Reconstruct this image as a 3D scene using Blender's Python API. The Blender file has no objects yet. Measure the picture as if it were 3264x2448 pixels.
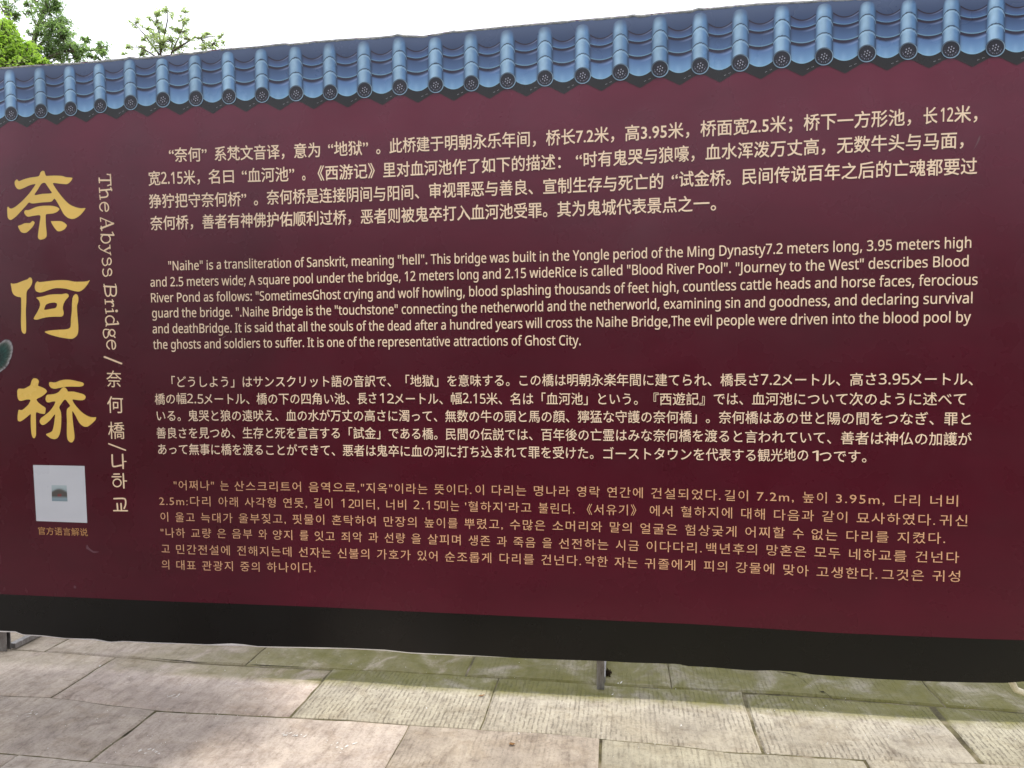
import bpy, bmesh, math, random
from mathutils import Vector, noise
from mathutils.geometry import tessellate_polygon
R = math.radians
random.seed(7)
sc = bpy.context.scene
C = sc.collection

# ------------------------------------------------------------------ camera
F, YAW, PITCH, ROLL, CZ, CY = 2340.128, -0.15029132, 0.05490597, -0.01060598, 1.59, -3.2
cy_, sy_ = math.cos(YAW), math.sin(YAW)
f0 = Vector((sy_, cy_, 0)); r0 = Vector((cy_, -sy_, 0)); u0 = Vector((0, 0, 1))
f1 = f0*math.cos(PITCH) - u0*math.sin(PITCH); u1 = u0*math.cos(PITCH) + f0*math.sin(PITCH)
r2 = r0*math.cos(ROLL) + u1*math.sin(ROLL); u2 = u1*math.cos(ROLL) - r0*math.sin(ROLL)
cam_d = bpy.data.cameras.new('camera')
cam = bpy.data.objects.new('camera', cam_d); C.objects.link(cam); sc.camera = cam
cam_d.sensor_width = 36.0; cam_d.lens = 36.0*F/3264.0
cam_d.clip_start = 0.05; cam_d.clip_end = 2000
from mathutils import Matrix
M3 = Matrix((r2, u2, -f1)).transposed()
cam.matrix_world = Matrix.Translation((0, CY, CZ)) @ M3.to_4x4()

# ------------------------------------------------------------------ light
SUN_DIR = Vector((0.16, -0.20, 1.0)).normalized()      # towards the sun: high, a little in front of the board
w = bpy.data.worlds.new('World'); sc.world = w; w.use_nodes = True
nt = w.node_tree; nt.nodes.clear()
sky = nt.nodes.new('ShaderNodeTexSky'); sky.sky_type = 'NISHITA'; sky.sun_disc = False
sky.sun_elevation = math.asin(SUN_DIR.z); sky.sun_rotation = math.atan2(SUN_DIR.x, SUN_DIR.y)
sky.dust_density = 3.0; sky.air_density = 1.0
cloud = nt.nodes.new('ShaderNodeMix'); cloud.data_type = 'RGBA'
cloud.inputs[0].default_value = 0.72; cloud.inputs[7].default_value = (12.4, 12.6, 13.3, 1)
bg = nt.nodes.new('ShaderNodeBackground'); bg.inputs[1].default_value = 0.135
wo = nt.nodes.new('ShaderNodeOutputWorld')
nt.links.new(sky.outputs[0], cloud.inputs[6]); nt.links.new(cloud.outputs[2], bg.inputs[0]); nt.links.new(bg.outputs[0], wo.inputs[0])
sd = bpy.data.lights.new('sun', 'SUN'); sd.energy = 2.6; sd.angle = R(2.0); sd.color = (1.0, 0.955, 0.87)
so = bpy.data.objects.new('sun', sd); C.objects.link(so); so.location = (0, 0, 20)
so.rotation_euler = SUN_DIR.to_track_quat('Z', 'Y').to_euler()
vs = sc.view_settings
vs.view_transform = 'Standard'; vs.look = 'None'; vs.exposure = 0.50; vs.gamma = 1.0; vs.use_curve_mapping = False

# ------------------------------------------------------------------ measuring helpers
def ray(px, py):
    return f1 + r2*((px-1632)/F) - u2*((py-1224)/F)
def at(px, py, y=0.0):
    "world point on the upright plane at depth y"
    d = ray(px, py); t = (y-CY)/d.y
    return Vector((d.x*t, y, CZ+d.z*t))
def xz(px, py):
    p = at(px, py); return (p.x, p.z)
def lerp_table(T, x):
    if x <= T[0][0]: return T[0][1]
    for a, b in zip(T, T[1:]):
        if x <= b[0]:
            return a[1] + (b[1]-a[1])*(x-a[0])/(b[0]-a[0])
    return T[-1][1]
def srgb(r, g, b):
    f = lambda c: (c/255/12.92 if c/255 <= .04045 else ((c/255+.055)/1.055)**2.4)
    return (f(r), f(g), f(b), 1.0)

# ------------------------------------------------------------------ object helpers
def link(name, me, parent=None, mat=None, **props):
    o = bpy.data.objects.new(name, me); C.objects.link(o)
    if parent: o.parent = parent
    if mat and me is not None and not me.materials: me.materials.append(mat)
    for k, v in props.items(): o[k] = v
    return o
def mesh(verts, faces, cols=None, smooth=False):
    me = bpy.data.meshes.new('mesh'); me.from_pydata([tuple(v) for v in verts], [], faces)
    if cols:
        at_ = me.color_attributes.new('Col', 'FLOAT_COLOR', 'POINT')
        for i, c in enumerate(cols): at_.data[i].color = c
    if smooth:
        for p in me.polygons: p.use_smooth = True
    me.update()
    return me
def box_mb(V, Fc, a, b):
    i = len(V)
    for x in (a[0], b[0]):
        for y in (a[1], b[1]):
            for z in (a[2], b[2]): V.append((x, y, z))
    Fc += [(i,i+1,i+3,i+2),(i+4,i+6,i+7,i+5),(i,i+4,i+5,i+1),(i+2,i+3,i+7,i+6),(i,i+2,i+6,i+4),(i+1,i+5,i+7,i+3)]
def tube(V, Fc, pts, rads, n=7, cap=True):
    pts = [Vector(p) for p in pts]; base = len(V); prev = None
    for i, p in enumerate(pts):
        t = (pts[min(i+1, len(pts)-1)] - pts[max(i-1, 0)]).normalized()
        if prev is None:
            prev = Vector((1, 0, 0)) if abs(t.x) < .8 else Vector((0, 1, 0))
        a = (prev - t*prev.dot(t)).normalized(); b = t.cross(a); prev = a
        for k in range(n):
            th = 2*math.pi*k/n
            V.append(p + (a*math.cos(th) + b*math.sin(th))*rads[i])
    for i in range(len(pts)-1):
        for k in range(n):
            q = base+i*n; Fc.append((q+k, q+(k+1) % n, q+n+(k+1) % n, q+n+k))
    if cap:
        Fc.append(tuple(base+k for k in range(n))[::-1]); e = base+(len(pts)-1)*n
        Fc.append(tuple(e+k for k in range(n)))

# ------------------------------------------------------------------ materials
def mat(name, col, rough=0.6, spec=0.5, metal=0.0):
    m = bpy.data.materials.new(name); m.use_nodes = True
    b = m.node_tree.nodes['Principled BSDF']
    b.inputs['Base Color'].default_value = col if len(col) == 4 else (*col, 1)
    b.inputs['Roughness'].default_value = rough
    b.inputs['Specular IOR Level'].default_value = spec
    b.inputs['Metallic'].default_value = metal
    return m, m.node_tree, b
def nn(t, typ, **kw):
    n = t.nodes.new(typ)
    for k, v in kw.items(): setattr(n, k, v)
    return n
def ramp(t, src, stops):
    r = nn(t, 'ShaderNodeValToRGB'); e = r.color_ramp.elements
    while len(e) < len(stops): e.new(0.5)
    for i, (p, c) in enumerate(stops):
        e[i].position = p; e[i].color = c if len(c) == 4 else (*c, 1)
    t.links.new(src, r.inputs[0]); return r.outputs[0]
def mixc(t, fac, a, b, mode='MIX'):
    m = nn(t, 'ShaderNodeMix', data_type='RGBA', blend_type=mode)
    for s, v in ((0, fac), (6, a), (7, b)):
        if isinstance(v, bpy.types.NodeSocket): t.links.new(v, m.inputs[s])
        else: m.inputs[s].default_value = v
    return m.outputs[2]
def math_(t, op, a, b=0.0, c=None, clamp=False):
    m = nn(t, 'ShaderNodeMath', operation=op, use_clamp=clamp)
    for s, v in ((0, a), (1, b)) + (((2, c),) if c is not None else ()):
        if isinstance(v, bpy.types.NodeSocket): t.links.new(v, m.inputs[s])
        else: m.inputs[s].default_value = v
    return m.outputs[0]
def noise_(t, vec, scale, detail=4, rough=.55, dist=0.0):
    n = nn(t, 'ShaderNodeTexNoise'); n.inputs['Scale'].default_value = scale
    n.inputs['Detail'].default_value = detail; n.inputs['Roughness'].default_value = rough
    n.inputs['Distortion'].default_value = dist
    t.links.new(vec, n.inputs['Vector']); return n.outputs['Fac']
def scaled(t, vec, s):
    v = nn(t, 'ShaderNodeVectorMath', operation='MULTIPLY'); v.inputs[1].default_value = s
    t.links.new(vec, v.inputs[0]); return v.outputs[0]
def bump(t, h, b, strength, dist):
    n = nn(t, 'ShaderNodeBump'); n.inputs['Strength'].default_value = strength; n.inputs['Distance'].default_value = dist
    t.links.new(h, n.inputs['Height']); t.links.new(n.outputs[0], b.inputs['Normal'])

VINYL_ROUGH = 0.27
def vinyl(name, col=None, attr=False, var=0.12):
    m, t, b = mat(name, col or (1, 1, 1, 1), VINYL_ROUGH, 0.36)
    g = nn(t, 'ShaderNodeNewGeometry').outputs['Position']
    n1 = noise_(t, scaled(t, g, (1.2, 1.2, 3.5)), 1.6, 5, .6)
    f = ramp(t, n1, [(.3, (1-var,)*3), (.7, (1+var,)*3)])
    if attr:
        a = nn(t, 'ShaderNodeVertexColor', layer_name='Col').outputs[0]
        c = mixc(t, 1.0, a, f, 'MULTIPLY')
    else:
        c = mixc(t, 1.0, col, f, 'MULTIPLY')
    t.links.new(c, b.inputs['Base Color'])
    n2 = noise_(t, g, 900, 2, .5)
    n3 = noise_(t, g, 3.2, 4, .6)
    t.links.new(ramp(t, n3, [(.3, (VINYL_ROUGH-.05,)*3), (.7, (VINYL_ROUGH+.08,)*3)]), b.inputs['Roughness'])
    bump(t, n2, b, .035, .001)
    return m
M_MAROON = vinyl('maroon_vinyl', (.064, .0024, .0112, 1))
# base colour graded by height: wine red below, a lighter plum towards the tile border
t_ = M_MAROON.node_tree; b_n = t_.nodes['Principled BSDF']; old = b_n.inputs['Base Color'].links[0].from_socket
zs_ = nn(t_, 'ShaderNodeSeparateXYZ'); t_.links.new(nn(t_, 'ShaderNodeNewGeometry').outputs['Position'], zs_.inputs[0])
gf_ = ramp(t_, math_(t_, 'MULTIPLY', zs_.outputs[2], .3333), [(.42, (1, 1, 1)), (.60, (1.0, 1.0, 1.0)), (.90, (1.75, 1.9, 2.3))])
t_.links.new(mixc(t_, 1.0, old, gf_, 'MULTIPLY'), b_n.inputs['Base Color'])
M_BLACK = vinyl('black_vinyl', (.0008, .0007, .0005, 1))
M_CREAM = vinyl('cream_ink', (.82, .62, .45, 1), var=.05)
M_CREAM2 = vinyl('dull_cream_ink', (.62, .34, .19, 1), var=.05)
M_GOLD = vinyl('gold_ink', (.80, .52, .12, 1), var=.06)
M_TITLE = vinyl('pale_gold_ink', (.85, .63, .42, 1), var=.05)
M_CAPTION = vinyl('brown_gold_ink', (.50, .26, .10, 1), var=.05)
M_TILE = vinyl('blue_tile_ink', attr=True, var=.06)
M_PIC = vinyl('picture_ink', attr=True, var=.08)
M_WHITEV = vinyl('white_vinyl', (.86, .85, .85, 1), var=.05)

# ------------------------------------------------------------------ the sheet's surface
X0, X1 = -3.80, 2.30
BOT = [(0,2010),(50,2011.6),(75,2021.6),(139,2025),(209,2033),(303,2035),(353,2044),(398,2041.5),(497,2047.4),(661,2055),(736,2051.4),(776,2054),(820,2060),(960,2063),(1098,2066),(1228,2070),(1304,2078),(1488,2087),(1651,2097),(1922,2106.6),(2014,2113),(2163,2118),(2189,2124.7),(2263,2127.8),(2395,2138),(2458,2137),(2547,2142),(2589,2150),(2784,2163),(2942,2169),(3205,2177),(3264,2174)]
EDGE = [(0,1893.8),(500,1915),(1000,1934),(1570,1961),(2200,1989),(2679,2018),(3264,2042)]
TOP = [(0,214.8),(60,210),(124,205),(249,199),(398,185),(415,179),(432,184),(562,171.6),(577,167),(600,168),(736,153),(820,147),(905,137),(925,139),(1000,131),(1081,124),(1190,118),(1252,112),(1266,107.5),(1290,111),(1347,113),(1432,100),(1445,96),(1460,98),(1629,81),(1814,65),(2000,49),(2020,45),(2040,48),(2100,41),(2205,31.6),(2226,24.2),(2245,26),(2416,9.5),(2616,-1),(2900,-14),(3264,-32)]
def table(T):
    out = [xz(*p) for p in T]; return out
BOTW, EDGEW, TOPW = table(BOT), table(EDGE), table(TOP)
def disp(x, z):
    y = 0.0016*noise.noise(Vector((x*1.1, z*0.8, 3.1))) + 0.0006*noise.noise(Vector((x*3.3, z*2.4, 9.7)))
    # small dents where the sheet is tied to the rail
    for (a, b, s, h) in DENTS: 
        d = ((x-a)**2 + (z-b)**2)/(s*s)
        if d < 6: y += h*math.exp(-d)
    if x > 1.36: y += min(.10*(x-1.36)**2, .03)
    bz = max(0.0, 0.42 - z)                     # slack along the loose lower edge
    y += bz*bz*(0.06*math.sin(x*3.1+.6) + 0.03*math.sin(x*8.3))
    return y
DENTS = [(xz(1347, 122)[0], xz(1347, 128)[1], .06, .002), (xz(577, 178)[0], xz(577, 182)[1], .06, .0015),
         (xz(2560, 25)[0], xz(2560, 22)[1], .07, .002), (xz(300, 1760)[0], xz(300, 1760)[1], .06, -.0015)]
LAY = 0.0005
def S(x, z, layer=0):
    return (x, disp(x, z) - layer*LAY, z)

# ------------------------------------------------------------------ board: root and sheet
board = link('display_board', None, label='long maroon display board with blue tile border and gold lettering on a metal frame', category='display board')
board.empty_display_size = .2
def sheet_grid(nx, nz, lo, hi, layer, mat_, name, parent, **pr):
    V, Fc = [], []
    for i in range(nx+1):
        x = X0 + (X1-X0)*i/nx; a = lerp_table(lo, x); b = lerp_table(hi, x)
        for j in range(nz+1):
            V.append(S(x, a+(b-a)*j/nz, layer))
    for i in range(nx):
        for j in range(nz):
            q = i*(nz+1)+j; Fc.append((q, q+nz+1, q+nz+2, q+1))
    return link(name, mesh(V, Fc, smooth=True), parent, mat_, **pr)
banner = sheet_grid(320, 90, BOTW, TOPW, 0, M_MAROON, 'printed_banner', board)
sheet_grid(320, 10, BOTW, EDGEW, 1, M_BLACK, 'black_border_band', banner)
# white reverse of the sheet curling below the loose edge, and the rolled top hem
V, Fc = [], []
N = 420; xe = xz(1660, 2097)[0]
for i in range(N+1):
    x = X0 + (xe-X0)*i/N; z = lerp_table(BOTW, x)
    e = .0052 + .0030*noise.noise(Vector((x*6, 0, 0))) + .007*math.exp(-((x-xz(745, 2052)[0])/.07)**2)
    e *= min(1, (xe-x)/.3)
    y = disp(x, z)
    V += [(x, y+.0008, z+.004), (x, y+.0012, z-e), (x, y+.006, z-e+.001)]
for i in range(N):
    for k in range(2):
        q = i*3+k; Fc.append((q, q+1, q+4, q+3))
link('white_underside_hem', mesh(V, Fc, smooth=True), banner, M_WHITEV)
mh, t, b = mat('worn_hem', (.3, .3, .28, 1), .55)
g = nn(t, 'ShaderNodeNewGeometry').outputs['Position']
n_ = noise_(t, scaled(t, g, (.5, 1, 1)), 60, 6, .75)
t.links.new(ramp(t, n_, [(.28, (.07, .075, .06)), (.45, (.17, .18, .19)), (.57, (.30, .31, .31)), (.7, (.62, .60, .52))]), b.inputs['Base Color'])
bump(t, noise_(t, g, 90, 5, .7), b, .8, .006)
V, Fc = [], []; N = 700; K = 7
for i in range(N+1):
    x = X0+(X1-X0)*i/N; z = lerp_table(TOPW, x)
    r = .0072 + .0022*noise.noise(Vector((x*9, 1, 0))) + .0014*noise.noise(Vector((x*45, 2, 0)))
    y = disp(x, z)
    for k in range(K):
        th = math.pi*(-.35 + 1.15*k/(K-1))
        jit = .0009*noise.noise(Vector((x*70, k*.9, 5)))
        V.append((x, y+.004-math.cos(th)*(r+jit)*.75, z-.006+math.sin(th)*(r+jit)))
for i in range(N):
    for k in range(K-1):
        q = i*K+k; Fc.append((q, q+K, q+K+1, q+1))
link('rolled_top_hem', mesh(V, Fc, smooth=True), banner, mh)

# ------------------------------------------------------------------ printed roof tiles (flat print on the sheet)
DC = [37.3,131.8,226.3,320.8,417.7,520.7,625.6,731,836.5,944.9,1053.3,1162.8,1275,1389.5,1502.9,1618.5,1737.8,1857.2,1978,2103.5,2231.6,2359.4,2492,2626.2,2763,2894.6,3030.0,3171.9]
DY = [363,354,346.6,337,327,318,314,308,303,298,294.5,287.5,278,271,266,257.7,249.5,241.4,230.6,220,210.5,201,189.4,180.5,171,163.8,158.5,152.6]
cols_w = [xz(a, b) for a, b in zip(DC, DY)]
while cols_w[0][0] > X0+.1: cols_w.insert(0, (cols_w[0][0]-.159, cols_w[0][1]))
while cols_w[-1][0] < X1-.1: cols_w.append((cols_w[-1][0]+.161, cols_w[-1][1]))
def mixv(a, b, f): return tuple(a[i]+(b[i]-a[i])*f for i in range(3)) + (1.0,)
def sm(a, b, x):
    x = min(1, max(0, (x-a)/(b-a))); return x*x*(3-2*x)
def patch(name, nx, nz, fpos, fcol, layer, parent, mat_=None):
    V, Fc, Cc = [], [], []
    for i in range(nx+1):
        for j in range(nz+1):
            u, v = i/nx, j/nz; x, z = fpos(u, v)
            x = min(max(x, X0+.002), X1-.002)
            V.append(S(x, z, layer)); Cc.append(fcol(u, v))
    for i in range(nx):
        for j in range(nz):
            q = i*(nz+1)+j; Fc.append((q, q+nz+1, q+nz+2, q+1))
    return link(name, mesh(V, Fc, Cc), parent, mat_ or M_TILE)
SL_T, SL_M, SL_D = srgb(78, 92, 124), srgb(44, 62, 98), srgb(44, 34, 58)
def back_col(u, v): return mixv(mixv(SL_D, SL_M, sm(.25, .62, v)), SL_T, sm(.62, 1, v))
def lowz(x): return lerp_table(cols_w, x)
strip_lo = [(x, lowz(x)-.012) for x, _ in cols_w]
patch('slate_backdrop_print', 420, 10, lambda u, v: ((X0+(X1-X0)*u), lowz(X0+(X1-X0)*u)-.012 + (lerp_table(TOPW, X0+(X1-X0)*u)-.004-lowz(X0+(X1-X0)*u)+.012)*v), back_col, 1, banner)
COL_C, COL_E, COL_L = srgb(150, 182, 210), srgb(20, 46, 80), srgb(86, 126, 172)
for ci, (cx, cz) in enumerate(cols_w):
    du = (cols_w[min(ci+1, len(cols_w)-1)][0] - cols_w[max(ci-1, 0)][0])/(min(ci+1, len(cols_w)-1)-max(ci-1, 0))
    k = du/.161
    hw = .0338*k; top = min(.214*k, lerp_table(TOPW, cx)-cz-.016)
    ph = random.random()*9; tone = random.uniform(.90, 1.08)
    def cpos(u, v, cx=cx, cz=cz, hw=hw, top=top):
        s = (u-.5)*2
        ztop = top - (1-math.sqrt(max(0, 1-min(1, abs(s))**2.4)))*.034*k
        return cx + s*hw*(1.0-.04*v), cz + ztop*v
    def ccol(u, v, ph=ph, top=top, tone=tone):
        s = (u-.5)*2
        c = mixv(COL_C, COL_L, sm(-.25, .6, s)); c = mixv(c, COL_E, sm(.60, 1.0, abs(s)))
        c = mixv(c, COL_L, .35*sm(-.35, -.75, s))
        z = v*top/k
        arc = .012*(1-s*s)
        for zs in (.0805, .144):
            d = z-(zs+arc)
            if abs(d) < .0026: c = mixv(c, srgb(28, 44, 66), .92)
            elif -.010 < d < 0: c = mixv(c, srgb(165, 198, 225), .35)
            elif 0 < d < .02: c = mixv(c, srgb(90, 125, 165), .35*(1-d/.02))
        c = mixv(c, SL_T, .75*sm(.18, .214, z))
        n = .10*noise.noise(Vector((s*4+ph, z*60, ph))) + .10*noise.noise(Vector((s*1.5+ph, z*16, ph)))
        return tuple(c[i]*(1+n)*tone for i in range(3)) + (1.0,)
    patch('tile_column_print', 14, 84, cpos, ccol, 3, banner)
    # round end tile with its ring and flower
    V, Fc, Cc = [], [], []
    RR = .0362*k; rings = [0, .35, .72, .80, .86, .93, 1.0]; nseg = 28
    dk, rg = srgb(20, 19, 32), srgb(150, 180, 205)
    rc = [dk, dk, dk, srgb(16, 18, 32), srgb(26, 34, 54), rg, srgb(50, 76, 104)]
    V.append(S(min(cx, X1-.002), cz, 5)); Cc.append(dk)
    for ri, rr in enumerate(rings[1:]):
        for q in range(nseg):
            th = 2*math.pi*q/nseg
            V.append(S(min(cx+math.cos(th)*RR*rr, X1-.002), cz+math.sin(th)*RR*rr*.98, 5))
            lit = .5+.5*math.cos(th+.9)
            Cc.append(mixv(rc[ri+1], dk, .75*(1-lit)) if ri >= 3 else rc[ri+1])
    for q in range(nseg): Fc.append((0, 1+q, 1+(q+1) % nseg))
    for ri in range(len(rings)-2):
        for q in range(nseg):
            a = 1+ri*nseg; Fc.append((a+q, a+nseg+q, a+nseg+(q+1) % nseg, a+(q+1) % nseg))
    def spot(px, pz, r, c):
        i = len(V)
        for q in range(6):
            th = q*math.pi/3; V.append(S(min(px+math.cos(th)*r, X1-.002), pz+math.sin(th)*r*1.3, 6)); Cc.append(c)
        Fc.append(tuple(range(i, i+6)))
    for q in range(6):
        th = q*math.pi/3+.3; spot(cx+math.cos(th)*RR*.3, cz+math.sin(th)*RR*.3, RR*.07, srgb(150, 150, 168))
    spot(cx, cz, RR*.06, srgb(165, 165, 180))
    for q in range(9):
        th = math.pi*(1.05+q*.105); spot(cx+math.cos(th)*RR*.62, cz+math.sin(th)*RR*.62, RR*(.04+.03*(q % 2)), srgb(105, 105, 125))
    link('tile_end_disc_print', mesh(V, Fc, Cc), banner, M_TILE)
    # pan tiles between this column and the next
    if ci+1 < len(cols_w):
        nx_, nz_ = cols_w[ci+1]; mx, mz = (cx+nx_)/2, (cz+nz_)/2; hg = (nx_-cx)/2 - hw*.97
        sl = (nz_-cz)/(nx_-cx)
        lips = [0, (0, 0, srgb(44, 62, 102), srgb(76, 106, 150)), (0, 0, srgb(64, 92, 146), srgb(116, 158, 200))]
        V, Fc, Cc = [], [], []
        def row(u, z, sag): return S(min(mx+u*hg, X1-.002), mz+sl*u*hg+z*k+sag*(u*u)*k, 2)
        zs = []
        def add_pan(z1, z0, c1, c0, sag1, sag0, shade):
            n = 12; m = 10; base = len(V)
            for i in range(n+1):
                u = -1+2*i/n
                for j in range(m+1):
                    v = j/m; z = z0+(z1-z0)*v
                    V.append(row(u, z, sag0+(sag1-sag0)*v))
                    c = mixv(c0, c1, v)
                    c = mixv(c, srgb(40, 44, 66), .55*sm(.78, 1, abs(u)))
                    c = mixv(c, srgb(150, 185, 220), .35*sm(.3, .0, abs(u+.15))*sm(.55, .1, v)) if shade > 1 else c
                    if v > .80: c = mixv(c, srgb(30, 16, 38), .95*sm(.78, .92, v-u*.04))
                    elif v > .72: c = mixv(c, srgb(150, 165, 205), .4*sm(-.2, .8, u))
                    if v < .08: c = mixv(c, srgb(140, 185, 205), .55)
                    Cc.append(c)
            for i in range(n):
                for j in range(m):
                    q = base+i*(m+1)+j; Fc.append((q, q+m+1, q+m+2, q+1))
        # dark gap strips first (layer shared, stacked edge to edge)
        add_pan(.150, .119, srgb(50, 50, 78), srgb(72, 104, 154), .020, .011, 0)
        add_pan(.1165, .058, lips[1][2], lips[1][3], .011, .011, 1)
        add_pan(.0555, -.022, lips[2][2], lips[2][3], .011, .020, 2)
        link('pan_tile_print', mesh(V, Fc, Cc), banner, M_TILE)
        # pointed drip tile hanging below
        V, Fc, Cc = [], [], []
        prof = [(-1, -.030), (-.86, -.036), (-.66, -.042), (-.5, -.050), (-.3, -.058), (-.14, -.066), (0, -.071), (.14, -.066), (.3, -.058), (.5, -.050), (.66, -.042), (.86, -.036), (1, -.030)]
        hg2 = (nx_-cx)/2
        for (u, z) in prof:
            x = min(mx+u*hg2, X1-.002)
            V.append(S(x, mz+sl*u*hg2+.012, 1.5)); Cc.append(srgb(12, 13, 18))
            V.append(S(x, mz+sl*u*hg2+z*k+.004, 1.5)); Cc.append(srgb(22, 18, 20))
            V.append(S(x, mz+sl*u*hg2+z*k, 1.5)); Cc.append(srgb(48, 26, 32))
        for i in range(len(prof)-1):
            q = i*3; Fc += [(q, q+1, q+4, q+3), (q+1, q+2, q+5, q+4)]
        for q in range(8):
            u = .18+.09*q*.7; 
            if q in (1, 2, 5, 6):
                spot_z = -.052+.028*(u-.0)*1.0
                i0 = len(V); px, pz, r = mx+u*hg2*.9, mz+sl*u*hg2+spot_z*k, .0014
                for a in range(5):
                    th = a*2*math.pi/5; V.append(S(min(px+math.cos(th)*r, X1-.002), pz+math.sin(th)*r, 3)); Cc.append(srgb(170, 172, 180))
                Fc.append(tuple(range(i0, i0+5)))
        link('drip_tile_print', mesh(V, Fc, Cc), banner, M_TILE)

# ------------------------------------------------------------------ lettering
FD = bpy.utils.system_resource('DATAFILES') + '/fonts/'
def font(fn):
    try: return bpy.data.fonts.load(FD+fn)
    except Exception: return None
F_CJK = None; F_LAT = font('NotoSansHebrew-Regular.woff2')
jobs = []      # (line id, text, font, weight, x0px, ypx, x1px, y1px)
def glyph_curve(txt, fnt, sp=1.0):
    c = bpy.data.curves.new('t', 'FONT'); c.body = txt; c.resolution_u = 2; c.space_character = sp
    if fnt: c.font = fnt
    o = bpy.data.objects.new('t', c); C.objects.link(o); return o
LINES = []
def line(kind, segs, xend, yend):
    "segs: [(text, x px, baseline y px)] from left to right along one printed line"
    LINES.append((kind, segs, xend, yend))
P = {'zh': dict(em=50.5, base=.080, f=F_CJK, wt=.0085, sp=1.0, m=M_CREAM, gap=.30),
     'en': dict(em=43.5, base=0, f=F_LAT, wt=.006, sp=1.0, m=M_CREAM, gap=.30),
     'ja': dict(em=41.0, base=.080, f=F_CJK, wt=.0045, sp=1.0, m=M_CREAM, gap=.30),
     'ko': dict(em=37.0, base=.075, f=F_CJK, wt=.0, sp=1.14, m=M_CREAM2, gap=.30)}
line('zh', [('“奈何”',540,516.8),('系梵文音译，',685.5,513.5),('意为',938.5,505),('“地狱”',1047,499.5),('。',1200,493),('此桥建',1242,489.3),('于明朝永乐年间，',1373,482),('桥长7.2米，',1741,464.5),('高3.95米，',1993,450),('桥面宽2.5米；',2233,436),('桥下一方形池，',2562,417),('长',2943,397),('12',2997.6,392.5),('米，',3041.4,391.5)],3114,388.5)
line('zh', [('宽',474.4,591.8),('2.15',515,589.5),('米，',586.3,589),('名曰',666,586),('“血河池”',772,583),('。',964,576.5),('《西游记》',1014,576),('里对血河池',1222,566),('作了如下的描述：',1443,556),('“',1836,537),('时有鬼哭与狼嚎，',1861,534.5),('血水浑泼万丈高，',2249,511),('无数牛头与马面，',2668,489.5)],3070,472)
line('zh', [('狰狞把守奈何桥”',476.4,664),('。',810,656),('奈何桥是连接阴间与',851,652.5),('阳间、',1237,640),('审视罪恶与善良、',1369,632),('宣制生存与死亡的',1732,619),('“',2141,601),('试金桥。',2165,596.5),('民间传说百年之后的',2366,589),('亡魂都要过',2846,564)],3113,555.8)
line('zh', [('奈何桥，',480.5,734),('善者有神佛护佑顺利过桥，',646,729.5),('恶者则被鬼卒打',1151,714.5),('入血河池受罪。',1458,703),('其为鬼城代表景点之',1777,692),('一。',2211,674.5)],2282,671.7)
line('en', [('"Naihe"',537.5,861.8),('is',659.5,859.5),('a',691,858),('transliteration',715.5,856.5),('of',941,852.5),('Sanskrit,',979,851),('meaning',1122,847.5),('"hell".',1269,844),('This bridge was',1373.9,841.6),('built in the',1636,835.5),('Yongle period',1826,830),('of the Ming',2077,822.5),('Dynasty7.2',2293,815.5),('meters long,',2510,808),('3.95 meters high',2763,800)],3094.7,789.7)
line('en', [('and 2.5',480.5,913.9),('meters wide;',597,911.5),('A square pool',794,908),('under the bridge,',1011,902),('12',1291,896),('meters long and',1337.8,894.4),('2.15 wideRice',1610,887.5),('is called',1850,881.5),('"Blood River',1999,876.5),('Pool".',2227,872),('"Journey to the',2345,869.5),('West"',2641,861.5),('describes Blood',2768,857)],3086,848.9)
line('en', [('River Pond',482.6,963.6),('as follows:',650,961),('"SometimesGhost',816,958.5),('crying and wolf',1097,953),('howling,',1348,948.5),('blood splashing',1496.3,944.7),('thousands of',1768,938.5),('feet high,',2001,934),('countless',2177.5,929.7),('cattle heads',2360,924.5),('and horse',2597,918.5),('faces, ferocious',2802,913.5)],3114.9,907.6)
line('en', [('guard the bridge.',485.8,1012.4),('".Naihe',753,1009),('Bridge is the',870,1007.5),('"touchstone"',1068,1003.5),('connecting',1281,1000.5),('the netherworld',1469.6,997.5),('and the',1745,992),('netherworld,',1882,988.5),('examining',2116,984.2),('sin and',2312,981.5),('goodness,',2453,978.5),('and declaring',2660,974),('survival',2943,969)],3098.5,966.3)
line('en', [('and deathBridge.',487.4,1062.4),('It is said',750,1059.5),('that all the',881,1057),('souls of the',1050,1055),('dead',1236,1053.5),('after a hundred',1323,1052),('years will',1580,1047.8),('cross the',1741,1044.5),('Naihe Bridge,',1902,1042),('The',2139.7,1039.5),('evil people were',2213,1038),('driven into the',2520,1034.5),('blood pool by',2816,1030)],3093.7,1026.9)
line('en', [('the ghosts',489.5,1112.5),('and soldiers',652,1110.5),('to suffer.',840,1108),('It is one of the',981,1106),('representative',1206,1104.5),('attractions of',1446.9,1102.8),('Ghost City.',1674,1101)],1851,1100.2)
line('ja', [('「どうしよう」は',548.4,1234.6),('サンスクリット',808.5,1234.5),('語の音訳で、',1057,1233.7),('「地獄」',1293.7,1232.5),('を意味する。',1426.4,1232.3),('この橋は明朝永楽',1656.2,1231),('年間に建てられ、',1966.3,1230),('橋長さ',2296.4,1231),('7.2',2425.2,1229),('メートル、',2491.4,1230.5),('高さ',2709.5,1230),('3.95',2801,1228),('メートル、',2901.5,1229)],3100.4,1229)
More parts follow.
